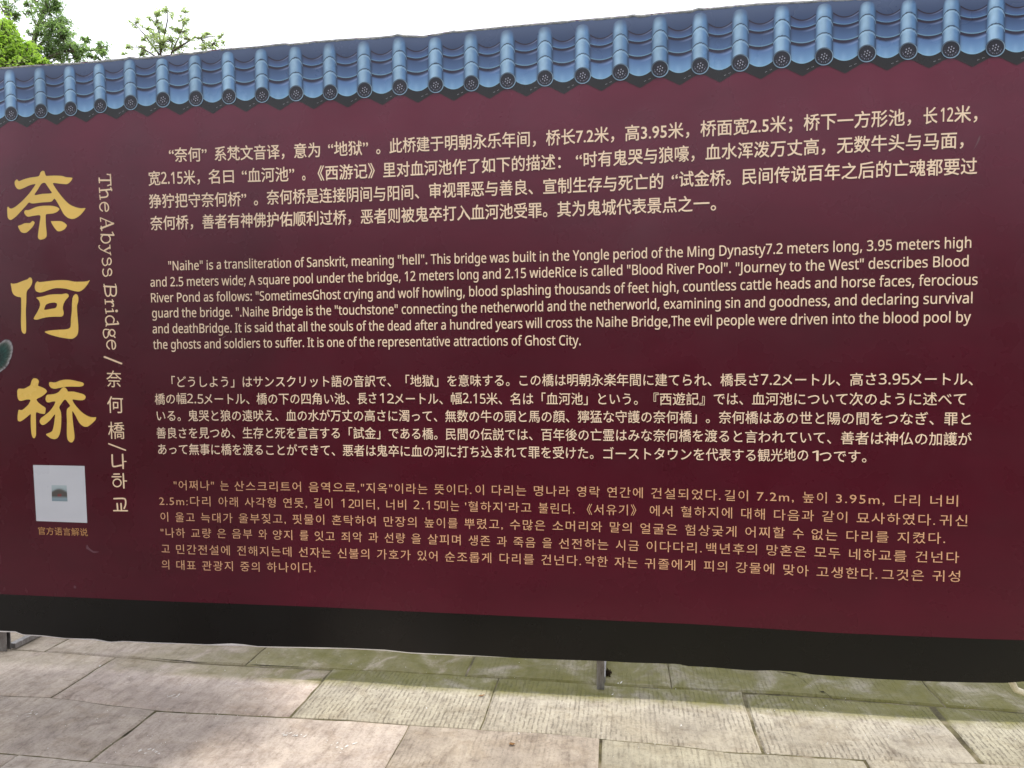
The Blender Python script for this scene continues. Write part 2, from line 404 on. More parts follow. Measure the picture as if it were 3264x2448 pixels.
line('ja', [('橋の幅',494.8,1290),('2.5',598,1287),('メートル、',652,1289.5),('橋の下の四角い池、',819,1289),('長さ',1140,1289),('12',1211.3,1286),('メートル、',1259,1289.5),('幅',1438,1289.4),('2.15',1475.8,1287),('米、名は',1551,1289.7),('「血河池」',1727,1290),('という。',1907,1290.5),('『西遊記』',2083.5,1291.5),('では、',2275,1291),('血河池について',2396.9,1291),('次のように述べて',2707.4,1292)],3078,1292.4)
line('ja', [('いる。',501.2,1342.5),('鬼哭と狼の',601.5,1342.5),('遠吠え、',773.6,1342.5),('血の水が万丈の高さに',912.6,1342.5),('濁って、',1272.5,1343.5),('無数の牛の頭と馬の顔、',1420,1345),('獰猛な守護の',1841.8,1347),('奈何橋」',2082.2,1348.5),('。',2249.8,1349.5),('奈何橋はあの世と',2290.8,1349.5),('陽の間をつなぎ、',2637.8,1353.3),('罪と',3009.3,1355)],3093,1355.5)
line('ja', [('善良さを見つめ、',500.4,1397.3),('生存と死を宣言する',774.5,1397.5),('「試金」',1112.3,1398.5),('である橋。',1239.8,1399.5),('民間の伝説では、',1421.7,1402),('百年後の亡霊は',1725.8,1404),('みな奈何橋を',2002.8,1406.3),('渡ると',2246.8,1408.4),('言われていて、',2374.6,1411),('善者は神仏の',2680.3,1415.7),('加護が',2960.8,1419)],3096,1420)
line('ja', [('あって',505.5,1449),('無事に橋を渡ることができて、',604.5,1449.5),('悪者は鬼卒に',1093.2,1453.4),('血の',1312,1456),('河に打ち込まれて',1385.2,1457),('罪を受けた。',1685,1460),('ゴーストタウンを',1923.4,1464),('代表する',2250,1468),('観光地の',2415.3,1470.6),('1',2588,1470),('つです。',2612,1473.5)],2761,1475)
line('ko', [('"어쩌나"',555.3,1561.8),('는',703,1563),('산스크리트어',748,1564.5),('음역으로,',984.6,1567.5),('"지옥"이라는',1151.4,1570.5),('뜻이다.',1385.2,1575.5),('이 다리는',1515.3,1577.3),('명나라',1702.2,1580.7),('영락',1838.7,1583),('연간에',1935,1585),('건설되었다.',2075.8,1588.5),('길이',2310,1596),('7.2m,',2412.3,1598),('높이',2558.4,1602),('3.95m,',2664.4,1605),('다리',2851.3,1611),('너비',2965,1613.5)],3053,1614.5)
line('ko', [('2.5m:다리',508.5,1611.2),('아래',697.7,1614),('사각형',781,1616),('연못,',903.2,1618),('길이',1000.8,1619),('12',1088.3,1619),('미터,',1132,1622),('너비',1232,1624.5),('2.15',1319,1624.5),('미는',1405,1627.5),("'혈하지'라고",1483,1630),('불린다.',1717.2,1635.3),('《서유기》',1870.5,1640),('에서',2070.7,1644),('혈하지에',2170.3,1648),('대해',2362.5,1653),('다음과',2466.9,1658),('같이',2620.2,1662),('묘사하였다.',2730.2,1668),('귀신',2994.3,1675.8)],3083,1677.6)
line('ko', [('이',512.6,1662),('울고',560,1663.5),('늑대가',641.5,1665),('울부짖고,',762,1667),('핏물이',933.7,1670),('혼탁하여',1058.6,1673),('만장의',1223.8,1677.8),('높이를',1353.4,1680.6),('뿌렸고,',1481,1684.7),('수많은',1625.7,1688),('소머리와',1761.4,1692),('말의',1944,1696.5),('얼굴은',2040.6,1701),('험상궂게',2183.2,1706),('어찌할',2375.4,1712.4),('수',2527,1716),('없는',2585.9,1719.7),('다리를',2697.5,1725),('지켰다.',2859.9,1730.4)],3012.3,1733.5)
line('ko', [('"나하',513.4,1712.4),('교량',610.2,1714.4),('은',693.6,1715),('음부',740.4,1716),('와',825,1717.5),('양지',870.6,1719.7),('를',956,1721.5),('잇고',1003.7,1723.3),('죄악',1089,1726.4),('과',1175,1728),('선량',1226.7,1729.5),('을',1312,1732),('살피며',1363.7,1734.5),('생존',1493.9,1738),('과',1584,1741),('죽음',1636.9,1743.5),('을',1729,1746),('선전하는',1781.6,1748.3),('시금',1962.9,1753.6),('이다다리.',2060.8,1757.5),('백년후의',2251,1764),('망혼은',2443.3,1770),('모두',2595.7,1776.4),('네하교를',2706,1783),('건넌다',2917.8,1791.7)],3056.6,1794.9)
line('ko', [('고',515.8,1763.7),('민간전설에',562.6,1765.5),('전해지는데',756.7,1770.3),('선자는',953.2,1774.7),('신불의',1077.3,1778.5),('가호가',1202.2,1782),('있어',1331.2,1786),('순조롭게',1418.7,1790),('다리를',1592.7,1795.5),('건넌다.',1725.8,1800),('악한',1864.5,1804),('자는',1959,1808),('귀졸에게',2055.2,1812.5),('피의',2243.3,1820),('강물에',2345.3,1825),('맞아',2497,1832),('고생한다.',2602.2,1839),('그것은',2809.6,1848),('귀성',2971.5,1853)],3059.6,1855)
line('ko', [('의',516.6,1814),('대표',563.4,1815.5),('관광지',645.6,1818),('중의',766.9,1820),('하나이다.',851.5,1823)],1006,1824.3)

LABEL = {'zh': 'line of cream Chinese characters', 'en': 'line of cream English text', 'ja': 'line of cream Japanese text', 'ko': 'line of thin Korean text'}
pend = []
def joint(kind, la, fi):
    "what stands between two neighbouring pieces: (typed separator, extra gap in em)"
    if kind == 'en': return ('' if (la, fi) == (',', 'T') else ' '), 0
    if kind == 'ko':
        if la.isdigit() or fi.isdigit() and 0: return '', 0
        if la == ',' and fi == '"': return '', 0
        if la == '.' and fi in '이길악백귀그': return '', .12
        return ' ', .06
    e = 0
    if la in '”': e += .50
    if fi in '“' and la not in '，：': e += .45
    if fi in '“' and la in '，：': e += .30
    if la in '」』' : e += .0
    return '', e
def digits(tx): return all(c in '0123456789.' for c in tx)
for li, (kind, segs, xe, ye) in enumerate(LINES):
    p = P[kind]
    for si, (tx, x, y) in enumerate(segs):
        pend.append((li, si, glyph_curve(tx, F_LAT if kind != 'en' and digits(tx) else p['f'], p['sp'])))
        if si+1 < len(segs):
            fi = segs[si+1][0][0]; sep, _ = joint(kind, tx[-1], fi)
            pend.append((li, (si, 'j'), glyph_curve(tx+sep+fi, p['f'], p['sp'])))
            pend.append((li, (si, 'f'), glyph_curve(fi, p['f'], p['sp'])))
def capt(txt): return glyph_curve(txt, F_CJK)
upright = [('奈', 340, 1180.8, 388, 1234.8), ('何', 342.5, 1262.5, 393.5, 1317), ('橋', 345.5, 1344, 398, 1399.5)]
up_o = [(capt(a), b) for a, *b in upright]
cap_o = capt('官方语言解说')
bpy.context.view_layer.update()
dg = bpy.context.evaluated_depsgraph_get()
def grab(o):
    ev = o.evaluated_get(dg); me = ev.to_mesh()
    V = [(v.co.x, v.co.y) for v in me.vertices]; Fc = [tuple(p.vertices) for p in me.polygons]
    ev.to_mesh_clear(); return V, Fc
data = {}
for li, si, o in pend: data[(li, si)] = grab(o)
# full-width em of each font in font units
def em_of(fnt, ch):
    return 1.0
refs = {}
def measure(fnt, ch):
    o = glyph_curve(ch, fnt); bpy.context.view_layer.update(); d = bpy.context.evaluated_depsgraph_get()
    ev = o.evaluated_get(d); me = ev.to_mesh(); ys = [v.co.y for v in me.vertices]; xs = [v.co.x for v in me.vertices]
    r = (min(xs), max(xs), min(ys), max(ys)); ev.to_mesh_clear(); bpy.data.objects.remove(o); return r
hK = measure(F_CJK, '国'); hH = measure(F_LAT, 'H')
EMK = (hK[3]-hK[2])/.905      # font units per em
EML = (hH[3]-hH[2])/.714
for li, (kind, segs, xe, ye) in enumerate(LINES):
    p = P[kind]; V, Fc = [], []
    emu = EML if kind == 'en' else EMK
    for si, (tx, x, y) in enumerate(segs):
        gv, gf = data[(li, si)]
        if not gv: continue
        a, b_ = min(v[0] for v in gv), max(v[0] for v in gv)
        if si+1 < len(segs):
            nx2, ny2 = segs[si+1][1], segs[si+1][2]
        else: nx2, ny2 = xe, ye
        # horizontal scale: natural advance to the next piece's ink against the measured one
        p0 = xz(x, y); emw = p['em']*3.2/F
        if si+1 < len(segs):
            jv = data[(li, (si, 'j'))][0]; fv = data[(li, (si, 'f'))][0]
            wf = max(v[0] for v in fv)-min(v[0] for v in fv)
            adv = max(v[0] for v in jv)-wf-min(v[0] for v in jv)
            adv += joint(kind, tx[-1], segs[si+1][0][0])[1]*emu
            sx = (xz(nx2, ny2)[0]-p0[0])/adv
            x_end = p0[0]+(b_-a)*sx
            if kind != 'en' and digits(tx): x_end = xz(nx2, ny2)[0]-.08*emw; sx = (x_end-p0[0])/(b_-a)
        else:
            x_end = xz(nx2, ny2)[0]; sx = (x_end-p0[0])/max(1e-6, b_-a)
        sz = emw/emu*(EMK/EML*1.08 if kind != 'en' and digits(tx) else 1)
        zb0 = p0[1] + p['base']*emw
        if si+1 < len(segs): zb1 = xz(nx2, ny2)[1] + p['base']*emw; xr = xz(nx2, ny2)[0]
        else: zb1 = xz(nx2, ny2)[1] + p['base']*emw; xr = x_end
        wt = p['wt']*emw
        for ox, oz, ly in (((-wt, -wt, 2), (wt, wt, 2.25), (-wt, wt, 2.5), (wt, -wt, 2.75)) if wt else ((0, 0, 2),)):
            i0 = len(V)
            for (gx, gy) in gv:
                X = p0[0] + (gx-a)*sx
                zb = zb0 + (zb1-zb0)*(X-p0[0])/max(1e-6, xr-p0[0])
                V.append(S(X+ox, zb+gy*sz+oz, ly))
            Fc += [tuple(q+i0 for q in f) for f in gf]
    link('text_line', mesh(V, Fc), banner, p['m'], label=LABEL[kind])
for _, _, o in pend: bpy.data.objects.remove(o)

def fit_quad(o, q, mat_, name, parent, layer=2):
    "glyphs stretched over a quad given by its four pixel corners (tl, tr, br, bl)"
    gv, gf = grab(o)
    a, b_ = min(v[0] for v in gv), max(v[0] for v in gv); c, d = min(v[1] for v in gv), max(v[1] for v in gv)
    tl, tr, br, bl = [Vector(xz(*p)) for p in q]; V = []
    for gx, gy in gv:
        u, v = (gx-a)/(b_-a), (gy-c)/(d-c)
        pt = bl.lerp(br, u).lerp(tl.lerp(tr, u), v); V.append(S(pt.x, pt.y, layer))
    return link(name, mesh(V, gf), parent, mat_)
dg = bpy.context.evaluated_depsgraph_get()
for (o, (a, b_, c, d)), nm in zip(up_o, 'abc'):
    fit_quad(o, [(a-1, b_), (c-1, b_+1), (c+1, d), (a+1, d-1)], M_TITLE, 'title_character', banner)
fit_quad(cap_o, [(121, 1679), (279, 1683.5), (281, 1709), (122.5, 1704)], M_CAPTION, 'caption_text', banner)
for o, _ in up_o: bpy.data.objects.remove(o)
bpy.data.objects.remove(cap_o)

# brush-style gold characters, traced outline by outline
def smooth_closed(pts, n=3):
    out = []; L = len(pts)
    for i in range(L):
        p0, p1, p2, p3 = pts[i-1], pts[i], pts[(i+1) % L], pts[(i+2) % L]
        for k in range(n):
            t = k/n; s = .42
            o = []
            for c in (0, 1):
                m1 = (p2[c]-p0[c])*s; m2 = (p3[c]-p1[c])*s
                d = abs(p2[0]-p1[0])+abs(p2[1]-p1[1])
                m1 = max(-d, min(d, m1)); m2 = max(-d, min(d, m2))
                o.append((2*t**3-3*t*t+1)*p1[c] + (t**3-2*t*t+t)*m1 + (-2*t**3+3*t*t)*p2[c] + (t**3-t*t)*m2)
            out.append(tuple(o))
    return out
def outline(name, loops_list, fac, ox, oy, m, parent, layer=2, label=None):
    V, Fc = [], []
    for loops in loops_list:
        L3 = []
        for lp in loops:
            L3.append([Vector((*xz(ox+x*fac, oy+y*fac), 0)) for x, y in smooth_closed(lp)])
        tris = tessellate_polygon(L3); flat = [p for l in L3 for p in l]; i0 = len(V)
        V += [S(p.x, p.y, layer) for p in flat]; Fc += [tuple(i0+i for i in t_) for t_ in tris]
    me = mesh(V, Fc); bm = bmesh.new(); bm.from_mesh(me)
    for f in bm.faces:
        if f.normal.y > 0: f.normal_flip()
    bm.to_mesh(me); bm.free()
    o = link(name, me, parent, m)
    if label: o['label'] = label
    return o
NAI = [[[(910,95),(945,115),(965,180),(990,205),(1150,198),(1310,205),(1400,230),(1500,240),(1538,252),(1500,320),(1440,370),(1380,380),(1260,368),(1125,355),(1170,450),(1270,590),(1380,720),(1480,810),(1600,865),(1720,890),(1810,885),(1790,930),(1700,1035),(1600,1100),(1520,1115),(1430,1085),(1350,1010),(1290,900),(1230,790),(1160,685),(1110,735),(1060,755),(900,765),(740,785),(670,785),(615,768),(560,830),(450,950),(340,1065),(260,1125),(215,1135),(170,1090),(158,980),(158,880),(178,855),(205,885),(250,895),(340,850),(480,730),(620,580),(700,470),(755,380),(640,400),(520,455),(430,488),(370,475),(325,410),(315,330),(350,285),(375,285),(405,318),(500,280),(640,240),(820,212),(860,130)],
        [(920,352),(870,385),(800,500),(735,610),(900,585),(1095,570),(1060,500),(1000,410),(960,355)]],
       [[(540,930),(620,925),(760,865),(900,838),(1080,835),(1200,860),(1262,905),(1210,965),(1120,1000),(985,1015),(970,1060),(975,1250),(990,1400),(985,1490),(940,1535),(870,1553),(825,1540),(805,1490),(820,1350),(845,1180),(855,1040),(720,1048),(600,1068),(550,1040),(515,980)]],
       [[(385,1265),(450,1240),(530,1205),(640,1200),(690,1155),(735,1185),(715,1250),(650,1330),(570,1400),(510,1412),(450,1390),(410,1330)]],
       [[(1080,1165),(1120,1160),(1280,1160),(1350,1185),(1410,1235),(1415,1270),(1370,1330),(1290,1372),(1220,1372),(1160,1310),(1110,1230)]]]
HE = [[[(110,245),(160,255),(260,240),(400,185),(500,150),(545,110),(590,115),(615,180),(605,260),(560,340),(500,410),(480,480),(475,700),(465,900),(470,1150),(472,1300),(465,1400),(435,1432),(390,1410),(360,1340),(350,1150),(355,900),(355,700),(350,580),(270,560),(190,520),(145,450),(125,350)]],
      [[(700,230),(740,195),(775,215),(900,205),(1100,180),(1300,168),(1450,175),(1620,205),(1800,205),(1910,195),(1965,170),(1940,230),(1860,340),(1780,410),(1700,438),(1580,420),(1420,375),(1280,358),(1150,360),(1020,395),(880,445),(790,460),(710,430),(675,360),(680,280)]],
      [[(710,580),(850,555),(1000,515),(1150,500),(1300,500),(1410,482),(1465,510),(1470,560),(1400,640),(1350,740),(1335,830),(1355,930),(1340,1000),(1290,1028),(1150,1028),(980,1038),(850,1065),(720,1100),(650,1080),(680,1010),(750,890),(795,780),(795,700),(760,630)],
       [(940,745),(1020,710),(1130,695),(1190,715),(1195,770),(1160,825),(1080,840),(905,868),(915,800)]],
      [[(1590,530),(1640,495),(1680,520),(1700,590),(1695,680),(1670,760),(1670,900),(1685,1080),(1700,1280),(1690,1410),(1650,1490),(1560,1548),(1430,1540),(1250,1510),(1080,1465),(980,1430),(910,1380),(1050,1350),(1250,1335),(1420,1325),(1500,1290),(1520,1230),(1525,1080),(1545,900),(1550,700),(1560,600)]]]
QIAO = [[[(500,108),(560,125),(598,180),(578,275),(640,300),(730,345),(780,400),(750,450),(660,520),(548,578),(570,640),(650,710),(740,770),(748,820),(735,900),(700,912),(620,900),(535,880),(530,1050),(532,1250),(530,1380),(510,1440),(485,1462),(455,1440),(430,1370),(415,1200),(410,1050),(412,918),(330,980),(230,1055),(170,1082),(120,1060),(115,960),(130,850),(145,820),(215,825),(280,780),(360,700),(405,600),(320,590),(200,620),(140,600),(112,520),(110,400),(140,345),(260,345),(350,300),(405,260),(430,170),(465,120)]],
        [[(835,200),(880,195),(960,205),(1080,160),(1200,140),(1330,148),(1480,180),(1580,205),(1612,240),(1590,280),(1520,298),(1380,298),(1220,300),(1080,325),(960,345),(880,330),(835,280),(825,230)]],
        [[(1160,312),(1200,330),(1235,370),(1255,408),(1380,410),(1520,445),(1610,475),(1650,520),(1640,570),(1590,603),(1480,603),(1355,590),(1400,690),(1500,810),(1600,900),(1720,970),(1820,990),(1888,985),(1870,1050),(1790,1130),(1700,1195),(1620,1200),(1540,1150),(1480,1070),(1420,950),(1352,850),(1355,1000),(1375,1200),(1398,1380),(1395,1480),(1350,1550),(1290,1545),(1240,1480),(1225,1350),(1228,1100),(1222,900),(1235,800),(1300,735),(1260,670),(1185,588),(1110,670),(1055,765),(1090,860),(1102,980),(1095,1200),(1070,1350),(1020,1450),(950,1480),(870,1465),(800,1420),(755,1370),(840,1335),(900,1290),(930,1180),(950,1040),(958,920),(860,1040),(760,1130),(690,1162),(640,1145),(612,1080),(640,1010),(720,950),(840,850),(930,730),(968,640),(910,632),(820,655),(770,640),(745,580),(760,510),(800,480),(940,465),(1040,420),(1110,340)]]]
outline('gold_title_character', NAI, .15068, 0, 530, M_GOLD, banner, label='large gold character, topmost of three')
outline('gold_title_character', HE, .13559, 20, 870, M_GOLD, banner, label='large gold character, middle of three')
outline('gold_title_character', QIAO, .14163, 40, 1190, M_GOLD, banner, label='large gold character, lowest of three')

# sideways serif title, drawn stroke by stroke
def strokes(name, items, fac, ox, oy, m, parent, label=None):
    V, Fc = [], []
    for pts, wd in items:
        h = wd/2; lay = 2
        # resample smooth for long curved strokes
        if len(pts) > 3:
            q = []; L = len(pts)
            for i in range(L-1):
                p0 = pts[max(i-1, 0)]; p1 = pts[i]; p2 = pts[i+1]; p3 = pts[min(i+2, L-1)]
                for k in range(4):
                    t = k/4
                    q.append(tuple(.5*((2*p1[c]) + (-p0[c]+p2[c])*t + (2*p0[c]-5*p1[c]+4*p2[c]-p3[c])*t*t + (-p0[c]+3*p1[c]-3*p2[c]+p3[c])*t**3) for c in (0, 1)))
            q.append(pts[-1]); pts = q
        n = len(pts); i0 = len(V)
        for i, p in enumerate(pts):
            a = Vector(pts[max(i-1, 0)]); b_ = Vector(pts[min(i+1, n-1)]); d = (b_-a).normalized(); nn_ = Vector((-d.y, d.x))
            hh = h
            for s in (1, -1):
                e = Vector(p) + nn_*hh*s; X = xz(ox+e.x*fac, oy+e.y*fac); V.append(S(X[0], X[1], lay))
        for i in range(n-1):
            q = i0+i*2; Fc.append((q, q+1, q+3, q+2))
        for end, sg in ((0, -1), (n-1, 1)):       # rounded ends
            a = Vector(pts[max(end-1, 0)]); b_ = Vector(pts[min(end+1, n-1)]); d = (b_-a).normalized()*sg; nn_ = Vector((-d.y, d.x))
            c = Vector(pts[end]); j = len(V)
            for k in range(6):
                th = -math.pi/2+math.pi*k/5; e = c + (d*math.cos(th)*.8 + nn_*math.sin(th))*h
                X = xz(ox+e.x*fac, oy+e.y*fac); V.append(S(X[0], X[1], lay+.3))
            Fc.append(tuple(range(j, j+6)))
    o = link(name, mesh(V, Fc), parent, m)
    if label: o['label'] = label
    return o
s1 = [((150,1470),(138,1505),(150,1560),(185,1588),(222,1560),(222,1505),(245,1465),(275,1480),(285,1520),(270,1565),(245,1575)), ((140,1462),(160,1468)) ]
A_ = [(((85,140),(90,222)),16),(((85,180),(270,180)),22),(((270,80),(278,262)),16),(((215,80),(268,92)),15),(((225,268),(275,250)),15),
      (((88,308),(95,385)),14),(((92,348),(292,330)),21),(((274,300),(294,352)),15),(((95,425),(104,498)),14),(((100,464),(185,458),(222,438),(226,400),(196,350)),19),
      (((140,690),(102,650),(98,595),(135,552),(190,550),(228,585),(240,635),(226,680),(192,688),(183,620),(180,552)),16),
      (((108,800),(322,893)),12),(((112,975),(322,893)),24),(((195,845),(203,935)),11),(((104,798),(112,862)),12),(((118,938),(130,1012)),14),
      (((118,1078),(330,1086)),21),(((302,1035),(330,1090)),14),(((238,1090),(266,1130),(262,1180),(220,1212),(165,1210),(125,1170),(120,1125),(150,1085)),17),
      (((262,1248),(265,1312)),13),(((265,1285),(165,1345)),20),(((272,1395),(160,1345),(100,1310),(80,1270),(98,1255)),12),(((266,1365),(278,1415)),12),
      (s1[0],16),(tuple((x+8, y+178) for x, y in s1[0]),16)]
B_ = [(((165,272),(370,285)),21),(((165,238),(178,285)),13),(((352,234),(370,285)),13),(((178,285),(186,365),(208,425),(242,435),(270,395),(275,285)),18),(((272,390),(302,428),(345,428),(368,380),(366,290)),18),
      (((183,490),(190,568)),13),(((188,528),(318,524)),19),(((300,490),(322,530)),13),(((282,532),(318,562),(320,600),(300,602)),17),
      (((190,645),(203,722)),13),(((198,690),(325,684)),19),(((302,645),(326,690)),13),(((374,676),(376,684)),36),
      (((322,870),(332,815),(290,768),(232,768),(195,810),(203,870),(232,898)),17),(((205,905),(408,892)),20),(((386,850),(408,895)),14),(((200,932),(218,892)),14),
      (((258,1040),(275,995),(310,990),(342,1020),(342,1065),(308,1095),(270,1080),(258,1040)),16),(((250,990),(180,985),(155,1030),(168,1098),(200,1125),(235,1090),(240,1030),(270,1000)),15),(((325,1090),(350,1120)),16)]
e2 = tuple((x+117, y+618) for x, y in ((140,690),(102,650),(98,595),(135,552),(190,550),(228,585),(240,635),(226,680),(192,688),(183,620),(180,552)))
B_ += [(e2, 16), (((172,1437),(458,1550)),22)]
fa = .19293
strokes('sideways_title_lettering', [(tuple((x, y) for x, y in p), w_*1.28) for p, w_ in A_] + [(tuple((x, y+320/fa) for x, y in p), w_*1.28) for p, w_ in B_], fa, 300, 540, M_TITLE, banner, 'cream serif words reading down the sheet')
strokes('slash_mark', [(((140,1317),(422,1425)),22)], fa, 320, 1160, M_TITLE, banner)
fb = .13857
circ = tuple((390+92*math.cos(a*math.pi/6), 785+88*math.sin(a*math.pi/6)) for a in range(13))
strokes('title_character', [(((275,140),(283,350),(318,410),(490,380)),36),(((515,130),(530,455)),38),(((530,296),(598,293)),25)], fb, 320, 1430, M_TITLE, banner)
strokes('title_character', [(((312,585),(443,583)),30),(((272,645),(483,645)),30),(circ,28),(((530,575),(545,905)),36),(((545,742),(612,742)),25)], fb, 320, 1430, M_TITLE, banner)
strokes('title_character', [(((315,1150),(530,1145),(582,1185),(582,1290),(550,1375)),34),(((390,1260),(402,1400)),36),(((478,1260),(487,1400)),36),(((308,1425),(632,1427)),30)], fb, 320, 1430, M_TITLE, banner)

# pale square label (its code pattern is left out) with the tiny picture in its middle
def quad_patch(name, q, layer, m, nx=4, nz=4, fcol=None):
    tl, tr, br, bl = [Vector(xz(*p)) for p in q]; V, Fc, Cc = [], [], []
    for i in range(nx+1):
        for j in range(nz+1):
            u, v = i/nx, j/nz; p = bl.lerp(br, u).lerp(tl.lerp(tr, u), v); V.append(S(p.x, p.y, layer)); Cc.append(fcol(u, v) if fcol else (1, 1, 1, 1))
    for i in range(nx):
        for j in range(nz):
            k = i*(nz+1)+j; Fc.append((k, k+nz+1, k+nz+2, k+1))
    return link(name, mesh(V, Fc, Cc), banner, m)
M_LAB = vinyl('grey_white_label', (.55, .55, .58, 1), var=.04)
quad_patch('square_label', [(105.5,1482),(270,1485),(278.7,1666.4),(116,1660.6)], 2, M_LAB)
def pic(u, v):
    c = mixv(srgb(120, 138, 146), srgb(168, 180, 182), v)
    c = mixv(c, srgb(84, 80, 76), sm(.66+.2*math.sin(u*3.1), .5+.2*math.sin(u*3.1), v)*sm(.2, .3, v))
    if .4 < u < .6 and .3 < v < .45: c = srgb(120, 60, 60)
    return c
quad_patch('small_picture', [(165,1546),(213,1547),(216,1598),(166,1597)], 3, M_PIC, 12, 12, pic)
# edge of a printed illustration at the far left
J = [(-8.0,1.0)]
def jade():
    out = [(0,440),(60,395),(130,352),(190,345),(250,365),(300,415),(330,480),(348,560),(345,640),(325,740),(300,830),(265,900),(240,985),(190,1060),(120,1130),(60,1170),(-60,1260),(-260,1330),(-420,1200),(-520,900),(-480,600),(-300,480),(-120,470)]
    fac, ox, oy = .1206, 0, 1040
    L = smooth_closed(out, 3); cxx, cyy = -80, 830
    V, Fc, Cc = [], [], []; n = len(L)
    rings = [(1.0, srgb(96, 88, 92)), (.94, srgb(142, 136, 138)), (.86, srgb(112, 112, 108)), (.78, srgb(66, 76, 70)), (.68, srgb(48, 66, 60)), (.55, srgb(34, 66, 60)), (.4, srgb(24, 52, 48)), (.1, srgb(30, 44, 42))]
    for r_, c in rings:
        for (x, y) in L:
            nz = noise.noise(Vector((x*.02, y*.02, r_*3)))
            rr = r_*(1+.012*nz)
            p = xz(ox+(cxx+(x-cxx)*rr)*fac, oy+(cyy+(y-cyy)*rr)*fac); V.append(S(p[0], p[1], 2))
            k = 1+.9*nz+.5*noise.noise(Vector((x*.06, y*.05, r_*9))); Cc.append((c[0]*k, c[1]*k, c[2]*k, 1))
    for i in range(len(rings)-1):
        for q in range(n): Fc.append((i*n+q, i*n+(q+1) % n, (i+1)*n+(q+1) % n, (i+1)*n+q))
    Fc.append(tuple((len(rings)-1)*n+q for q in range(n)))
    link('printed_illustration', mesh(V, Fc, Cc), banner, M_PIC, label='rounded grey and green shape printed at left end')
jade()
# little scuffs on the vinyl
M_SCUFF = vinyl('pale_scuff', (.13, .05, .065, 1), var=.1)
for q in ([(3124,432),(3118,440),(3112,456),(3106,470),(3102,478),(3112,464),(3122,446)], [(278,1735),(276,1748),(283,1752),(300,1762),(318,1758),(300,1756),(286,1746)],
          [(2,622),(6,612),(14,603),(20,600),(13,607),(7,614),(4,622)], [(705,1082),(712,1074),(724,1068),(714,1076)], [(238,1866),(243,1871),(240,1876),(235,1872)]):
    outline('scuff_mark', [[[(x, y) for x, y in q]]], 1, 0, 0, M_SCUFF, banner)

# ------------------------------------------------------------------ metal frame behind the sheet
mm, t, b = mat('galvanised_steel', (.2, .19, .18, 1), .45, .5, .55)
g = nn(t, 'ShaderNodeNewGeometry').outputs['Position']
t.links.new(ramp(t, noise_(t, scaled(t, g, (1, 1, .35)), 30, 5, .7), [(.3, (.07, .055, .045)), (.5, (.20, .185, .175)), (.7, (.30, .29, .28))]), b.inputs['Base Color'])
def bx(name, a, b_, parent, m, bev=.0015):
    V, Fc = [], []; box_mb(V, Fc, a, b_); me = mesh(V, Fc)
    bm = bmesh.new(); bm.from_mesh(me); bmesh.ops.bevel(bm, geom=bm.edges[:], offset=bev, segments=1, affect='EDGES'); bm.to_mesh(me); bm.free()
    return link(name, me, parent, m)
def channel(name, x, y, w_, z0, z1, parent, m):
    "upright rolled channel with its open side to the right"
    th = .004; prof = [(-w_/2, -.012), (w_/2, -.012), (w_/2, -.012+th), (-w_/2+th, -.012+th), (-w_/2+th, .014), (w_*.5, .014), (w_*.5, .014+th), (-w_/2, .014+th)]
    V = [(x+a, y+b_, z) for z in (z0, z1) for a, b_ in prof]; n = len(prof)
    Fc = [(i, (i+1) % n, n+(i+1) % n, n+i) for i in range(n)] + [tuple(range(n))[::-1], tuple(range(n, 2*n))]
    me = mesh(V, Fc); bm = bmesh.new(); bm.from_mesh(me); bmesh.ops.recalc_face_normals(bm, faces=bm.faces[:]); bm.to_mesh(me); bm.free()
    return link(name, me, parent, m)
channel('post', -.105, .118, .034, .002, 2.90, board, mm)
channel('post', -3.235, .150, .052, .002, 2.90, board, mm)
channel('post', 2.20, .150, .034, .002, 2.90, board, mm)
for z in (.30, 1.15, 2.02, 2.88): bx('rail', (-3.7, .060, z), (2.18, .090, z+.03), board, mm)
for x in (-3.21, -.105): 
    f = bx('foot', (x-.016, .175, .002), (x+.02, .74, .030), board, mm)
    V, Fc = [], []; tube(V, Fc, [(x, .70, .03), (x, .14, 1.7)], [.012, .012], 8)
    link('stay', mesh(V, Fc, smooth=False), board, mm)

# ------------------------------------------------------------------ stone paving
ms, t, b = mat('chiselled_sandstone', (.4, .35, .3, 1), .85, .3)
pos = nn(t, 'ShaderNodeNewGeometry').outputs['Position']
oi = nn(t, 'ShaderNodeObjectInfo')
off = nn(t, 'ShaderNodeVectorMath', operation='MULTIPLY_ADD')     # every stone gets its own grain
off.inputs[1].default_value = (1, 1, 1)
t.links.new(pos, off.inputs[0]); 
rv = nn(t, 'ShaderNodeCombineXYZ'); t.links.new(math_(t, 'MULTIPLY', oi.outputs['Random'], 37.0), rv.inputs[2]); t.links.new(math_(t, 'MULTIPLY', oi.outputs['Random'], .13), rv.inputs[0])
t.links.new(rv.outputs[0], off.inputs[2]); pv = off.outputs[0]
big = noise_(t, pv, 2.6, 6, .62, .4); mid = noise_(t, pv, 14, 6, .68, .2); fine = noise_(t, pv, 85, 5, .75)
base = mixc(t, 1.0, oi.outputs['Color'], ramp(t, big, [(.28, (.72, .70, .70)), (.5, (1.0, .98, .95)), (.72, (1.16, 1.14, 1.08))]), 'MULTIPLY')
base = mixc(t, 1.0, base, ramp(t, mid, [(.28, (.66, .62, .60)), (.46, (.98, .97, .95)), (.75, (1.14, 1.13, 1.12))]), 'MULTIPLY')
base = mixc(t, 1.0, base, ramp(t, fine, [(.30, (.70, .68, .66)), (.48, (1, 1, 1)), (.75, (1.10, 1.10, 1.10))]), 'MULTIPLY')
